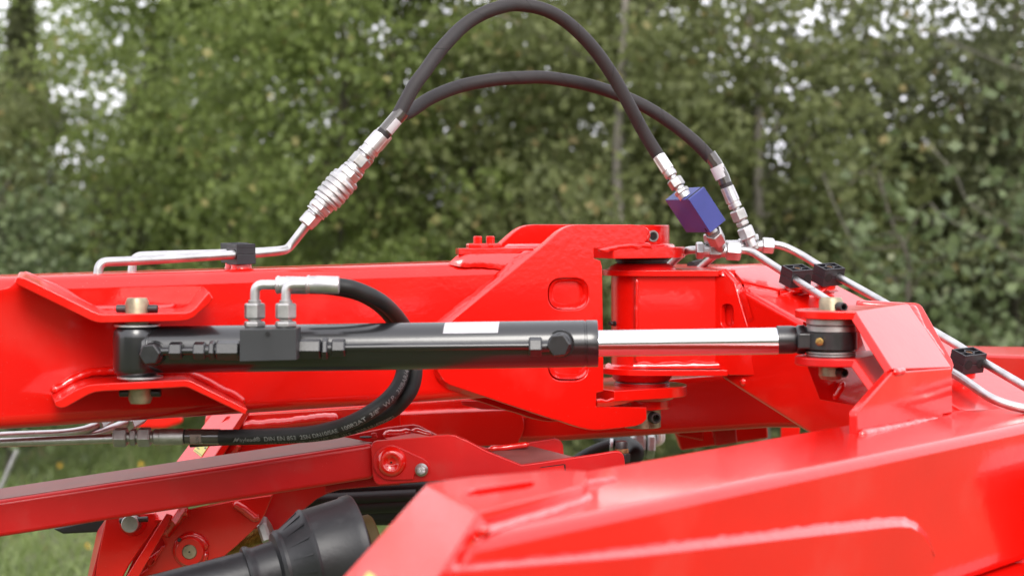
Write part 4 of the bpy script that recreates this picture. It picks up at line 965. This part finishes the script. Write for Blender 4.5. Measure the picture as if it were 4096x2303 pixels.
hull('stop_tab', [PK('U', *p, d) for p in [(160, 345), (265, 330), (300, 440), (190, 455)] for d in (2.33, 2.35)], 'dusty_red', br, .002)
# retaining plate, cap, bolt
tear = []
cx_, cyy, rr2 = 545, 915, 340
tear = [(cx_+rr2*math.cos(R(a)), cyy+rr2*math.sin(R(a))) for a in range(100, 301, 10)]+[(1180, 835), (1245, 890), (1295, 970), (1300, 1060), (1265, 1140), (1200, 1190), (1120, 1190), (1010, 1130), (985, 1245), (560, 1255)]
slab('retaining_plate', pts('U', tear), YP(D1-.0035), .0045, 'dusty_red', br, .0012)
cc = PK('U', 560, 900, D1-.0035); dn = Vector((0, -1, 0))
lathe('pin_cap', cc, cc+dn*.0075, [(0, mm(60, D1)), (.3, mm(56, D1)), (.8, mm(49, D1)), (1, mm(40, D1)), (.93, mm(28, D1)), (.45, mm(21, D1)), (.55, mm(3, D1)), (.2, mm(2, D1))], 'red_weld', br, 48, ang=80)
cyl('centre_mark', cc+dn*.004, cc+dn*.0046, mm(4, D1), 'groove', br, 12, .0001)
bc = PK('U', 1140, 1050, D1-.0035)
lathe('bolt_flange', bc, bc+dn*.0035, [(0, mm(26.5, D1)), (.4, mm(26, D1)), (1, mm(19, D1))], 'zinc_dull', br, 36)
hexnut('bolt_head', bc+dn*.003, bc+dn*.0095, mm(20, D1), 'zinc_dull', br, .45)
for tx, oy in (('8.8', .0016), ('SH', -.0028)):
    m3 = text_mesh(tx, .0048, .01); m3.transform(Matrix.Rotation(R(90), 4, 'X')); m3.transform(Matrix.Rotation(R(90), 4, 'Y'))
    m3.transform(Matrix.Translation(bc+dn*.00965+Vector((oy, 0, .004)))); link('bolt_marking', m3, 'label_white', br)
slab('cut_line', pts('H', [(1622, 690), (1632, 689), (1636, 735), (1626, 735)]), YP(D1-.0009), .002, 'groove', br, 0)
slab('cut_line', pts('H', [(1462, 708), (1622, 687), (1622, 692), (1462, 713)]), YP(D1-.0009), .002, 'groove', br, 0)
slab('rectangular_patch', pts('H', [(1462, 712), (1628, 692), (1632, 735), (1462, 748)]), YP(D1-.0006), .002, 'red_paint', br, .0003)
# grease bolt standing behind the bracket
tb = thing('adjusting_bolt', 'brown capped bolt standing upright behind the right end of the link bracket', 'bolt', PK('X', 1220, 500, 2.36))
xx_ = PK('X', 1225, 0, 2.36).x
zf_ = lambda y: PK('X', 0, y, 2.36).z
lathe('cap', Vector((xx_, 2.36, zf_(480))), Vector((xx_, 2.36, zf_(350))), [(0, .0082), (.75, .0082), (.95, .0072), (1, .005)], 'dark_steel', tb, 32)
hexnut('nut', Vector((xx_+.0005, 2.36, zf_(570))), Vector((xx_+.0005, 2.36, zf_(482))), .0095, 'rusty', tb); hexnut('nut', Vector((xx_+.003, 2.36, zf_(720))), Vector((xx_+.003, 2.36, zf_(562))), .0092, 'dark_steel', tb)
# ---------------- hoses beyond, in the gap
bh = thing('hydraulic_hose', 'blurred black hose loop seen through the gap behind the capped bolt', 'hose', PK('X', 1400, 500, 2.8))
tube('hose_body', catmull([PK('X', *p, d) for p, d in [((850, 260), 2.9), ((1050, 340), 2.85), ((1250, 400), 2.8), ((1420, 480), 2.75), ((1470, 580), 2.72), ((1380, 680), 2.72), ((1200, 720), 2.75)]], 8), .0135, 'rubber', bh, 20)
bh2 = thing('hydraulic_hose', 'blurred black hose curving up behind the link bracket with a light ferrule', 'hose', PK('X', 800, 540, 2.8))
tube('hose_body', catmull([PK('X', *p, 2.8) for p in [(450, 720), (620, 610), (800, 520), (940, 465), (1040, 440)]], 8), .0105, 'rubber', bh2, 20)
cyl('ferrule', PK('X', 1020, 445, 2.8), PK('X', 1075, 450, 2.8), .0125, 'zinc', bh2)
bf = thing('pipe_fitting', 'blurred zinc fittings with a small white loop beyond the lower boom', 'fitting', PK('X', 1650, 430, 2.85))
hexnut('nut', PK('X', 1450, 300, 2.85), PK('X', 1620, 300, 2.85), .016, 'zinc_dull', bf); hexnut('nut', PK('X', 1380, 430, 2.85), PK('X', 1640, 430, 2.85), .019, 'zinc_dull', bf); hexnut('nut', PK('X', 1660, 430, 2.85), PK('X', 1800, 440, 2.85), .022, 'zinc_dull', bf)
tube('pipe_loop', catmull([PK('X', *p, 2.85) for p in [(1860, 180), (1880, 270), (1870, 350), (1820, 395), (1720, 410)]], 8), .0045, 'white_plastic', bf, 12)
tube('pipe_loop', catmull([PK('X', *p, 2.87) for p in [(1910, 180), (1930, 280), (1915, 350), (1860, 395), (1760, 430)]], 8), .0045, 'white_plastic', bf, 12)
# ---------------- lower frame: mast post, gusset and its parts
mf = thing('mast_frame', 'red mast frame slanting down behind the link bar at lower left, with a round boss', 'machine frame', P(1000, 2050, 2.42))
D2 = 2.45
g_ = lambda l: pts('G', l)
# slanting box: pale top face (turned left/up) and front face
tf = [PK('G', 430, 460, 2.40), PK('G', 760, 25, 2.52), PK('G', 1040, 20, 2.46), PK('G', 770, 410, 2.38)]
mp = Plane(PK('G', 780, 400, 2.42), (-.50, -.42, .74))
slab('post_face', g_([(62, 950), (803, -30), (1070, -30), (780, 400), (408, 950)]), mp, .01, 'red_paint', mf, .001)
slab('post_side', g_([(1068, -30), (1120, -30), (862, 388), (480, 950), (410, 950), (781, 400)]), YP(2.42), .01, 'red_paint', mf, .001)
slab('inner_plate', pts('F', [(1040, 1030), (1250, 1000), (1250, 1300), (1100, 1500), (800, 1560)]), YP(2.43), .01, 'dusty_red', mf, .001)
slab('web_plate', g_([(900, 30), (2439, -60), (2439, 500), (1200, 700), (300, 700)]), YP(2.49), .01, 'red_paint', mf)
weld([PK('G', *p, 2.482) for p in [(1020, 120), (1200, 112), (1500, 85), (1740, 60), (1900, 50)]], .008, mf, amp=.1)
weld([PK('G', *p, 2.475) for p in [(1010, 250), (950, 350), (900, 400)]], .008, mf)
fpg = g_([(560, 860), (950, 780), (1310, 728), (1280, 800), (1240, 900), (1190, 985), (1100, 1075), (1000, 1170), (880, 1270), (660, 1330), (300, 1420), (60, 1480), (200, 1380), (180, 1310), (350, 1180), (345, 1140), (305, 1075), (380, 900)])
slab('front_plate', fpg, YP(2.40), .012, 'red_paint', mf, .0015)
weld([PK('G', *p, 2.398) for p in [(330, 1085), (400, 1000), (480, 900), (560, 850)]], .010, mf, amp=.25)
weld([PK('G', *p, 2.397) for p in [(960, 790), (1060, 860), (1180, 960)]], .006, mf, amp=.1)
# notch hook
hull('hook', [PK('G', *p, d) for p in [(185, 1300), (205, 1355), (240, 1355), (280, 1310), (225, 1280)] for d in (2.385, 2.40)], 'red_paint', mf, .001)
hull('hook', [PK('G', *p, d) for p in [(240, 1355), (350, 1190), (330, 1180), (222, 1340)] for d in (2.385, 2.40)], 'red_paint', mf, .001)
# second plate with the arch
arch = [(2200, 590), (2439, 560), (2439, 640), (2200, 655), (1900, 683), (1800, 715), (1700, 765), (1620, 830), (1560, 880), (1480, 950), (1350, 1060), (1200, 1200), (900, 1330), (700, 1340), (1000, 1000), (1260, 700), (1400, 560)]
slab('arch_plate', g_(arch), YP(2.462), .012, 'dusty_red', mf, .0012)
slab('arch_plate', pts('H', [(0, 885), (100, 858), (640, 812), (760, 780), (900, 780), (900, 700), (0, 760)]), YP(2.34), .012, 'dusty_red', mf, .001)
# boss with brass centred pin
bo = PK('G', 590, 1213, 2.40); 
lathe('boss', bo, bo+dn*.016, [(0, mm(60, 2.4)), (.3, mm(57, 2.4)), (.9, mm(56, 2.4)), (1, mm(53, 2.4)), (1, mm(30, 2.4)), (.6, mm(30, 2.4))], 'red_paint', mf, 48)
weld([bo+dn*.003+Vector((math.cos(a), 0, math.sin(a)))*mm(60, 2.4) for a in [i*math.pi/12 for i in range(25)]], .0045, mf, amp=.25)
cyl('pin_end', bo, bo+dn*.0165, mm(29.5, 2.4), 'yellow_zinc', mf, 36, .001)
cyl('centre_mark', bo+dn*.0164, bo+dn*.0168, mm(4, 2.4), 'groove', mf, 12, .0001)
q = PK('G', 487, 1120, 2.385); cyl('set_screw', q, q+dn*.006, .0026, 'dark_steel', mf, 12)
# left leg with hinge pin
lg = thing('stand_leg', 'narrow red box leg under the link bar at lower left, with hinge pin', 'leg', PK('F', 800, 1300, 2.38))
fq = lambda l: pts('F', l)
slab('leg_face', fq([(722, 1040), (1050, 1020), (1075, 1090), (960, 1250), (870, 1380), (700, 1700), (610, 1700), (660, 1350)]), YP(2.37), .010, 'red_paint', lg, .0015)
hull('leg_side', [PK('F', 722, 1050, 2.372), PK('F', 640, 1460, 2.372), PK('F', 560, 1700, 2.372), PK('F', 660, 1140, 2.46), PK('F', 590, 1470, 2.46), PK('F', 540, 1700, 2.46), PK('F', 735, 1050, 2.385), PK('F', 660, 1460, 2.385)], 'dusty_red', lg, .001)
hull('ridge_bar', [PK('F', *p, d) for p, d in [((1130, 1020), 2.33), ((1165, 1030), 2.33), ((1140, 1100), 2.33), ((790, 1560), 2.33), ((880, 1560), 2.33), ((1130, 1020), 2.37), ((1165, 1030), 2.37), ((790, 1560), 2.37), ((880, 1560), 2.37)]], 'red_paint', lg, .001)
hp_ = PK('F', 903, 1078, 2.37)
lathe('weld_ring', hp_, hp_+dn*.006, [(0, mm(58, 2.37)), (.5, mm(52, 2.37)), (1, mm(42, 2.37))], 'dusty_red', lg, 40)
cyl('hinge_pin', hp_, hp_+dn*.020, mm(35, 2.37), 'zinc_dull', lg, 36, .001)
cyl('cross_pin', PK('F', 812, 1072, 2.357), PK('F', 1005, 1060, 2.357), .0037, 'dark_steel', lg, 16)
rl = thing('black_rail', 'dark rubber-black rail end behind the leg under the link bar', 'rail', PK('F', 560, 1120, 2.5))
hull('rail_body', [PK('F', *p, d) for p in [(360, 1125), (430, 1160), (720, 1145), (1080, 1060), (1080, 1010), (700, 1050)] for d in (2.48, 2.55)], 'grey_plastic', rl, .003)
# black gearbox housing seen in the opening
gb = thing('gearbox_housing', 'black housing in the dark opening under the link bracket', 'gearbox', PK('H', 300, 950, 2.6))
hull('housing', [PK('H', *p, d) for p in [(-280, 830), (900, 790), (700, 1100), (-500, 1110)] for d in (2.56, 2.66)], 'gun_dark', gb, .01, 3)
for yy in (905, 960):
    cyl('housing_rib', PK('H', -350, yy+45, 2.545), PK('H', 620, yy, 2.545), .010, 'gun_dark', gb, 24)
# threaded rod with nut
tr = thing('threaded_rod', 'tarnished threaded rod with a zinc nut between the mast plate and the shaft guard', 'rod', PK('G', 1100, 1110, 2.36))
a, b = PK('G', 900, 1205, 2.43), PK('G', 1235, 1072, 2.43); n_ = 26; prof = []
for i in range(n_): prof += [(i/n_, .0100), ((i+.5)/n_, .0112)]
lathe('thread', a, b, prof+[(1, .010)], 'brass', tr, 28, ang=15)
hexnut('nut', PK('G', 1215, 1080, 2.43), PK('G', 1300, 1048, 2.43), .0225, 'zinc_dull', tr, .3)
# ---------------- shaft guard (dark plastic cone)
sg = thing('shaft_guard', 'dark grey plastic drive shaft guard with a ribbed cone, at the bottom edge', 'guard', P(1200, 2150, 2.15))
dg_ = 2.12
base = PK('G', 1120, 1450, 2.08)
axd = (PK('G', 2050, 1205, 2.12)-base).normalized()
def sgp(x): return base+axd*x
U = 1/F*2.13
lathe('guard_tube', sgp(-.62), sgp(.004), [(0, .0305), (1, .0305)], 'grey_plastic', sg, 64)
def gprof(l): t0, t1 = l[0][0], l[-1][0]; return sgp(t0), sgp(t1), [((t-t0)/(t1-t0), r) for t, r in l]
def glathe(nm, l): a, b, p = gprof(l); lathe(nm, a, b, p, 'grey_plastic', sg, 72)
glathe('guard_collar', [(-.006, .029), (-.005, .0345), (-.002, .0360), (.002, .0350), (.004, .0330), (.008, .0322), (.030, .0342), (.033, .0425), (.037, .0452), (.041, .0450)])
glathe('cone', [(.040, .0440), (.044, .0455), (.066, .0570), (.068, .0600), (.071, .0615), (.074, .0605)])
glathe('cup', [(.072, .0598), (.120, .0625), (.122, .0640), (.131, .0645), (.133, .0630), (.1335, .0600)])
cyl('yoke_flange', sgp(.138), sgp(.152), .036, 'mustard', sg, 40, .002)
x_, y_v, _ = frame(axd)
for k in range(18):
    e = x_*math.cos(k*math.pi/9)+y_v*math.sin(k*math.pi/9); tt = axd.cross(e)
    p0, p1 = sgp(.045), sgp(.067)
    hull('cone_rib', [p0+e*.0462-tt*.0008, p0+e*.0462+tt*.0008, p1+e*.0592-tt*.0012, p1+e*.0592+tt*.0012, p0+e*.0430, p1+e*.0530], 'grey_plastic', sg, 0)
# yellow sticker on the mast post
tq = lambda l: pts('T', l)
stt = thing('warning_sticker', 'pale yellow sticker with small grey marks on the mast post, just under the hose label', 'sticker', mp.off(.001).hit(px('T', 880, 980)))
slab('sticker_sheet', tq([(620, 1030), (890, 1240), (1300, 640), (1000, 470)]), mp.off(.0009), .0005, 'yellow_sticker', stt, 0)
for l in ([(650, 1005), (662, 995), (912, 1180), (902, 1190)], [(735, 930), (770, 915), (835, 965), (810, 990)], [(990, 950), (1020, 895), (1075, 925), (1035, 980)], [(1075, 900), (1090, 905), (1125, 820), (1110, 815)], [(830, 880), (850, 885), (905, 800), (890, 795)], [(990, 880), (1010, 885), (1050, 830), (1035, 822)]):
    slab('printed_mark', tq(l), mp.off(.0012), .0003, 'print_dark', stt, 0)
# ================================================================ SURROUNDINGS
gm = bpy.data.materials.new('meadow'); gm.use_nodes = True; n = gm.node_tree; b = n.nodes['Principled BSDF']
tc = n.nodes.new('ShaderNodeTexCoord'); nz = n.nodes.new('ShaderNodeTexNoise'); nz.inputs['Scale'].default_value = 1.4; nz.inputs['Detail'].default_value = 8
rp = n.nodes.new('ShaderNodeValToRGB'); rp.color_ramp.elements[0].position = .3; rp.color_ramp.elements[1].position = .72
rp.color_ramp.elements[0].color = (.045, .07, .02, 1); rp.color_ramp.elements[1].color = (.13, .14, .06, 1)
n.links.new(tc.outputs['Object'], nz.inputs['Vector']); n.links.new(nz.outputs[0], rp.inputs[0]); n.links.new(rp.outputs[0], b.inputs['Base Color']); b.inputs['Roughness'].default_value = .9
MAT['meadow'] = gm
bm = bmesh.new(); bmesh.ops.create_grid(bm, x_segments=60, y_segments=60, size=150)
for v in bm.verts: v.co.z = .05*noise.noise(v.co*.12) if abs(v.co.x) < 150 else 0
gr = finish(bm, 'ground', 'meadow'); gr['kind'] = 'structure'
def mesh_from(name, V, Fc, m, parent=None, tint=None):
    me = bpy.data.meshes.new(name); nv = len(V); nf, k = Fc.shape
    me.vertices.add(nv); me.vertices.foreach_set('co', V.astype(np.float32).ravel())
    me.loops.add(nf*k); me.loops.foreach_set('vertex_index', Fc.astype(np.int32).ravel())
    me.polygons.add(nf); me.polygons.foreach_set('loop_start', (np.arange(nf)*k).astype(np.int32))
    me.update(calc_edges=True)
    if tint is not None:
        at = me.attributes.new('tint', 'FLOAT', 'POINT'); at.data.foreach_set('value', tint.astype(np.float32))
    return link(name, me, m, parent)
rng = np.random.default_rng(5)
def leaves(name, C_, size, m, parent, tint, droop=.3):
    """bent diamond leaves at points C_"""
    n = len(C_); d = rng.normal(size=(n, 3)); d[:, 2] -= droop; d /= np.linalg.norm(d, axis=1)[:, None]
    r = rng.normal(size=(n, 3)); r[:, 2] *= .7; s = np.cross(d, r); s /= np.linalg.norm(s, axis=1)[:, None]; nn_ = np.cross(d, s)
    L = (size*rng.uniform(.6, 1.3, n))[:, None]
    a = C_; b_ = C_+d*L*.45+s*L*.40+nn_*L*.08; c = C_+d*L; e = C_+d*L*.45-s*L*.40+nn_*L*.08
    V = np.stack([a, b_, c, e], 1).reshape(-1, 3); i = np.arange(n)*4
    Fc = np.concatenate([np.stack([i, i+1, i+2], 1), np.stack([i, i+2, i+3], 1)])
    return mesh_from(name, V, Fc, m, parent, np.repeat(tint, 4))
def tree(name, x, y, h, rad, zlo, nl, size, m, label, bark='bark', lean=0, clump=38, cr=.34, top_thin=0, tr=.05, nbr=26, group=None, cat='tree', spread=1.0):
    t = thing(name, label, cat, Vector((x, y, 0)), group)
    rs = np.random.default_rng(abs(hash((round(x*10), round(y*10)))) % 99991)
    path = [Vector((x+lean*k/8*h*.1+rs.normal()*.03*k/4, y+rad*(.25 if bark == 'bark' else -.55)+rs.normal()*.03, h*k/8)) for k in range(9)]
    path = catmull(path, 3)
    bm = bmesh.new(); tube_bm(bm, path, lambda i, n: tr*(1-i/n*.82), 9)
    tips = []
    for k in range(nbr):
        f = (zlo/h)+(1-zlo/h)*(k+.5)/nbr*.95; p = path[min(len(path)-1, int(f*(len(path)-1)))]
        a = rs.uniform(0, 2*math.pi); L = rad*rs.uniform(.6, 1.05)*(1-.45*f)
        e = p+Vector((math.cos(a)*L, math.sin(a)*L*.8, L*rs.uniform(.1, .7)))
        mid = p.lerp(e, .5)+Vector((rs.normal(), rs.normal(), rs.normal()))*.05
        q = catmull([p, mid, e], 4); tube_bm(bm, q, lambda i, n: tr*.22*(1-i/n*.75), 5)
        tips += [mid, e, p.lerp(e, .75)]
    finish(bm, 'trunk', bark, t)
    cs = []
    while len(cs) < clump:
        u = rs.uniform(-1, 1, 3)
        if np.linalg.norm(u) > 1: continue
        z = zlo+(h-zlo)*(u[2]*.5+.5)
        cs.append((x+u[0]*rad*spread, y+u[1]*rad*.8, z))
    cs = np.array(cs+[tuple(q) for q in tips])
    wgt = np.ones(len(cs))
    if top_thin: wgt = np.clip(1-(cs[:, 2]-1.9)*top_thin, .06, 1)
    wgt /= wgt.sum()
    idx = rs.choice(len(cs), nl, p=wgt); rr_ = cr*(.35+1.0*rs.random(len(cs))**1.5)
    pos = rs.normal(size=(nl, 3)); pos /= np.linalg.norm(pos, axis=1)[:, None]; pos *= (rs.random(nl)**.45)[:, None]
    Cn = cs[idx]+pos*rr_[idx][:, None]*np.array([1, .9, .75])
    Cn = Cn[Cn[:, 2] > .05]
    tint = np.clip(.45+.25*rs.normal(size=len(cs))[idx][:len(Cn)]*.6+.22*rs.normal(size=len(Cn)), 0, 1)
    leaves('crown', Cn, size, m, t, tint)
    return t
# --- near screen of young trees (x, y, height, radius, lowest leaf, leaves, leaf size, material)
N = 'row of young broadleaved trees behind the machine'
TR = [
 ('poplar_tree', -5.1, 15.0, 12.0, 2.1, .3, 34000, .060, 'leaf_bright', 'tall bright green poplar at the far left edge', 'bark', 0),
 ('poplar_tree', -2.9, 17.5, 8.5, 1.25, .4, 17000, .060, 'leaf_bright', 'slim bright poplar seen beyond the sky gap', 'bark', .05),
 ('poplar_tree', -4.3, 19.5, 8.5, 1.4, .4, 14000, .060, 'leaf_bright', 'far poplar standing in the sky gap at the upper left', 'bark', 0),
 ('poplar_tree', -3.85, 12.2, 2.65, 1.2, .1, 12000, .055, 'leaf_mid', 'low bushy green tree at the left edge under the tall poplars', 'bark', 0),
 ('birch_tree', -2.0, 12.3, 5.4, 1.2, .1, 23000, .056, 'leaf_bright', 'leafy light green birch right of the sky gap', 'bark', 0),
 ('birch_tree', -1.0, 10.6, 4.8, 1.15, .1, 22000, .054, 'leaf_bright', 'dense birch behind the ribbed coupler', 'bark', 0),
 ('birch_tree', -.15, 11.0, 4.8, 1.15, .1, 21000, .056, 'leaf_mid', 'dense birch behind the two hose arches', 'bark', .02),
 ('birch_tree', .45, 13.6, 3.9, 1.3, .1, 13000, .060, 'leaf_mid', 'further birch filling in behind the low hose arch', 'bark', 0),
 ('birch_tree', -.75, 13.4, 3.9, 1.3, .1, 13000, .060, 'leaf_mid', 'further birch filling in right of the coupler', 'bark', 0),
 ('birch_tree', .60, 10.3, 4.6, 1.0, .1, 16000, .056, 'leaf_mid', 'birch between the hose arches and the blue valve', 'pale_bark', .30),
 ('alder_tree', 1.45, 10.8, 4.6, 1.1, .1, 13000, .060, 'leaf_mid', 'thin-topped alder directly right of the blue valve', 'pale_bark', .70),
 ('alder_tree', 2.35, 11.3, 4.6, 1.15, .1, 13000, .060, 'leaf_dark', 'dark thin-topped alder behind the two rear clamps', 'bark', .66),
 ('alder_tree', 3.15, 10.8, 4.4, 1.0, .1, 15000, .060, 'leaf_dark', 'dark alder near the right edge', 'bark', .45),
 ('willow_bush', -2.95, 10.3, 1.75, .65, .1, 4500, .060, 'leaf_pale', 'pale leaved bush at the left just above the boom', 'bark', 0),
 ('willow_bush', 2.75, 8.4, 2.35, .62, .1, 1500, .062, 'leaf_pale', 'pale leaved shrub at the right edge in front of the dark trees', 'bark', 0),
 ('willow_bush', 1.95, 8.6, 1.75, .5, .1, 700, .062, 'leaf_pale', 'small pale shrub above the clevis bracket', 'bark', 0),
]
for (nm, x, y, h, rad, zlo, nl, sz, m, lab, bk_, tt_) in TR:
    tree(nm, x, y, h, rad, zlo, nl, sz, m, lab, bk_, top_thin=tt_, clump=int(90+h*12), cr=.42 if y < 15 else .55, lean=random.uniform(-.5, .5), tr=.022+.003*h, group=N if 'bush' not in nm else 'pale bushes', cat='tree' if 'bush' not in nm else 'bush')
# conifer at the far right
def conifer(x, y, h, rad, label, nl=14000):
    t = thing('spruce_tree', label, 'tree', Vector((x, y, 0)), 'dark spruces at the back')
    bm = bmesh.new(); tube_bm(bm, [Vector((x, y, h*k/6)) for k in range(7)], lambda i, n: .09*(1-i/n*.9), 9); finish(bm, 'trunk', 'bark', t)
    z = rng.random(nl)**1.1*h; a = rng.random(nl)*2*math.pi; k = np.round(a*2.2+z*7)/2.2; rr_ = rad*(1-z/h)*np.sqrt(rng.random(nl))*(.75+.25*np.sin(z*9))
    Cn = np.stack([x+np.cos(a)*rr_, y+np.sin(a)*rr_, z-rr_*.35+.2], 1); Cn = Cn[Cn[:, 2] > .02]
    leaves('crown', Cn, .085, 'leaf_dark', t, np.clip(rng.normal(.25, .18, len(Cn)), 0, 1), .6)
conifer(4.6, 14.5, 9, 1.7, 'tall dark spruce at the upper right corner')
conifer(-4.0, 14.6, 3.2, 1.1, 'small dark spruce at the left behind the bushes', 9000)
conifer(-2.9, 14.6, 2.9, 1.1, 'small dark spruce below the sky gap at the left', 9000)
conifer(1.9, 15.0, 2.35, 2.2, 'dark spruce behind the alders right of the blue valve', 16000)
# bare twigs in front of the dark foliage at the right
for i, (l, lab) in enumerate([([(4200, 980), (3900, 830), (3820, 700), (3700, 560)], 'bare twig slanting across the dark leaves at the right edge'), ([(4200, 1120), (3950, 960), (3780, 870), (3720, 810)], 'lower bare twig near the right edge above the clamp'), ([(3400, 950), (3330, 800), (3290, 690)], 'thin upright bare twig right of the white labelled hose'), ([(4200, 300), (4000, 250), (3700, 120)], 'bare twig in the upper right corner')]):
    tw = tube('bare_twig', catmull([P(*q, 9.2) for q in l], 6), .0035, 'pale_bark'); tag(tw, lab, 'twig', 'bare twigs')
# woodland further back, reads as one mass
nl = 60000
x = rng.uniform(-14, 14, nl); y = rng.uniform(19, 25, nl); top_ = 2.1+.3*np.sin(x*1.3)+.25*np.sin(x*3.1+1)
z = rng.random(nl)*top_; Cn = np.stack([x, y, z], 1)
wd_ = leaves('distant_woodland', Cn, .20, 'leaf_dark', None, np.clip(rng.normal(.4, .25, nl), 0, 1)); wd_['kind'] = 'stuff'; wd_['label'] = 'dark mass of woodland behind the young trees'
nl = 45000  # unseen leaf bank added behind the camera, darkens horizon reflections on paint and metal
x = rng.uniform(-22, 22, nl); y = rng.uniform(-20, -13, nl); Cn = np.stack([x, y, rng.random(nl)*(3.4+.5*np.sin(x*.9))], 1)
wd_ = leaves('added_reflection_hedge', Cn, .26, 'leaf_mid', None, np.clip(rng.normal(.4, .25, nl), 0, 1)); wd_['kind'] = 'stuff'; wd_['label'] = 'unseen bank of leaves added behind the camera to dim the horizon in reflections'
# meadow grass
nb = 90000
x = rng.uniform(-5.5, 5.5, nb); y = rng.uniform(5.6, 15, nb); z = 0*x
hgt = (rng.gamma(3, .020, nb)+.025)*(1+.4*np.sin(x*2+y)); lean = rng.normal(size=(nb, 2))*.7; wv_ = rng.uniform(.004, .009, nb)
a = rng.random(nb)*math.pi; dx, dy = np.cos(a)*wv_, np.sin(a)*wv_
b0 = np.stack([x-dx, y-dy, z-.01], 1); b1 = np.stack([x+dx, y+dy, z-.01], 1)
m0 = np.stack([x-dx*.8+lean[:, 0]*hgt*.35, y-dy*.8+lean[:, 1]*hgt*.35, hgt*.6], 1); m1 = m0+np.stack([dx*1.6, dy*1.6, 0*x], 1); tp = np.stack([x+lean[:, 0]*hgt, y+lean[:, 1]*hgt, hgt], 1)
V = np.stack([b0, b1, m1, m0, tp], 1).reshape(-1, 3); i = np.arange(nb)*5
Fc = np.concatenate([np.stack([i, i+1, i+2], 1), np.stack([i, i+2, i+3], 1), np.stack([i+3, i+2, i+4], 1)])
patch = .5+.3*np.sin(x*1.7+.6*y)+.2*np.sin(y*2.3); g_o = mesh_from('meadow_grass', V, Fc, 'grass_blade', None, np.repeat(np.clip(patch*.6+rng.normal(.15, .2, nb), 0, 1), 5)); g_o['kind'] = 'stuff'; g_o['label'] = 'uncut green meadow grass'
for k, (sx, sy, d) in enumerate([(355, 2180, 8.2), (240, 1860, 10.5), (565, 1855, 10.5)]):
    c = P(sx, sy, d); f_ = thing('yellow_flower', ['yellow flower low in the grass at the lower left', 'yellow flower between the steel pipe and the link bar, left', 'yellow flower under the hose label in the far grass', 'yellow flower at the left edge of the grass', 'yellow flower at the far end of the grass'][k], 'flower', c, 'yellow flowers in the grass')
    bm = bmesh.new()
    for j in range(8):
        a = j*math.pi/4; e = Vector((math.cos(a), -.3, math.sin(a))); s_ = Vector((-math.sin(a), 0, math.cos(a)))
        v = [bm.verts.new(c+e*.004), bm.verts.new(c+e*.010+s_*.004), bm.verts.new(c+e*.016), bm.verts.new(c+e*.010-s_*.004)]; bm.faces.new(v)
    finish(bm, 'petals', 'yellow_petal', f_, smooth=False)
    tube('stem', [c, Vector((c.x+.01, c.y, 0))], .0015, 'stem_green', f_, 5)
# red thing far behind, half hidden under the boom
rf = thing('red_implement', 'blurred pink-red machine part lying far back below the boom at the left', 'machine', P(640, 1690, 4.4))
hull('panel', [P(*q, d) for q in [(520, 1690), (560, 1640), (720, 1620), (735, 1690), (660, 1715), (560, 1715)] for d in (4.4, 4.5)], 'red_paint', rf, .01)
gp_ = thing('grey_post', 'thin grey tilted post standing in the grass at the left edge', 'post', P(30, 1900, 6))
tube('post_body', [P(70, 1800, 6.0), P(0, 1960, 6.0), P(-60, 2100, 6.0)], .008, 'zinc_dull', gp_, 8)
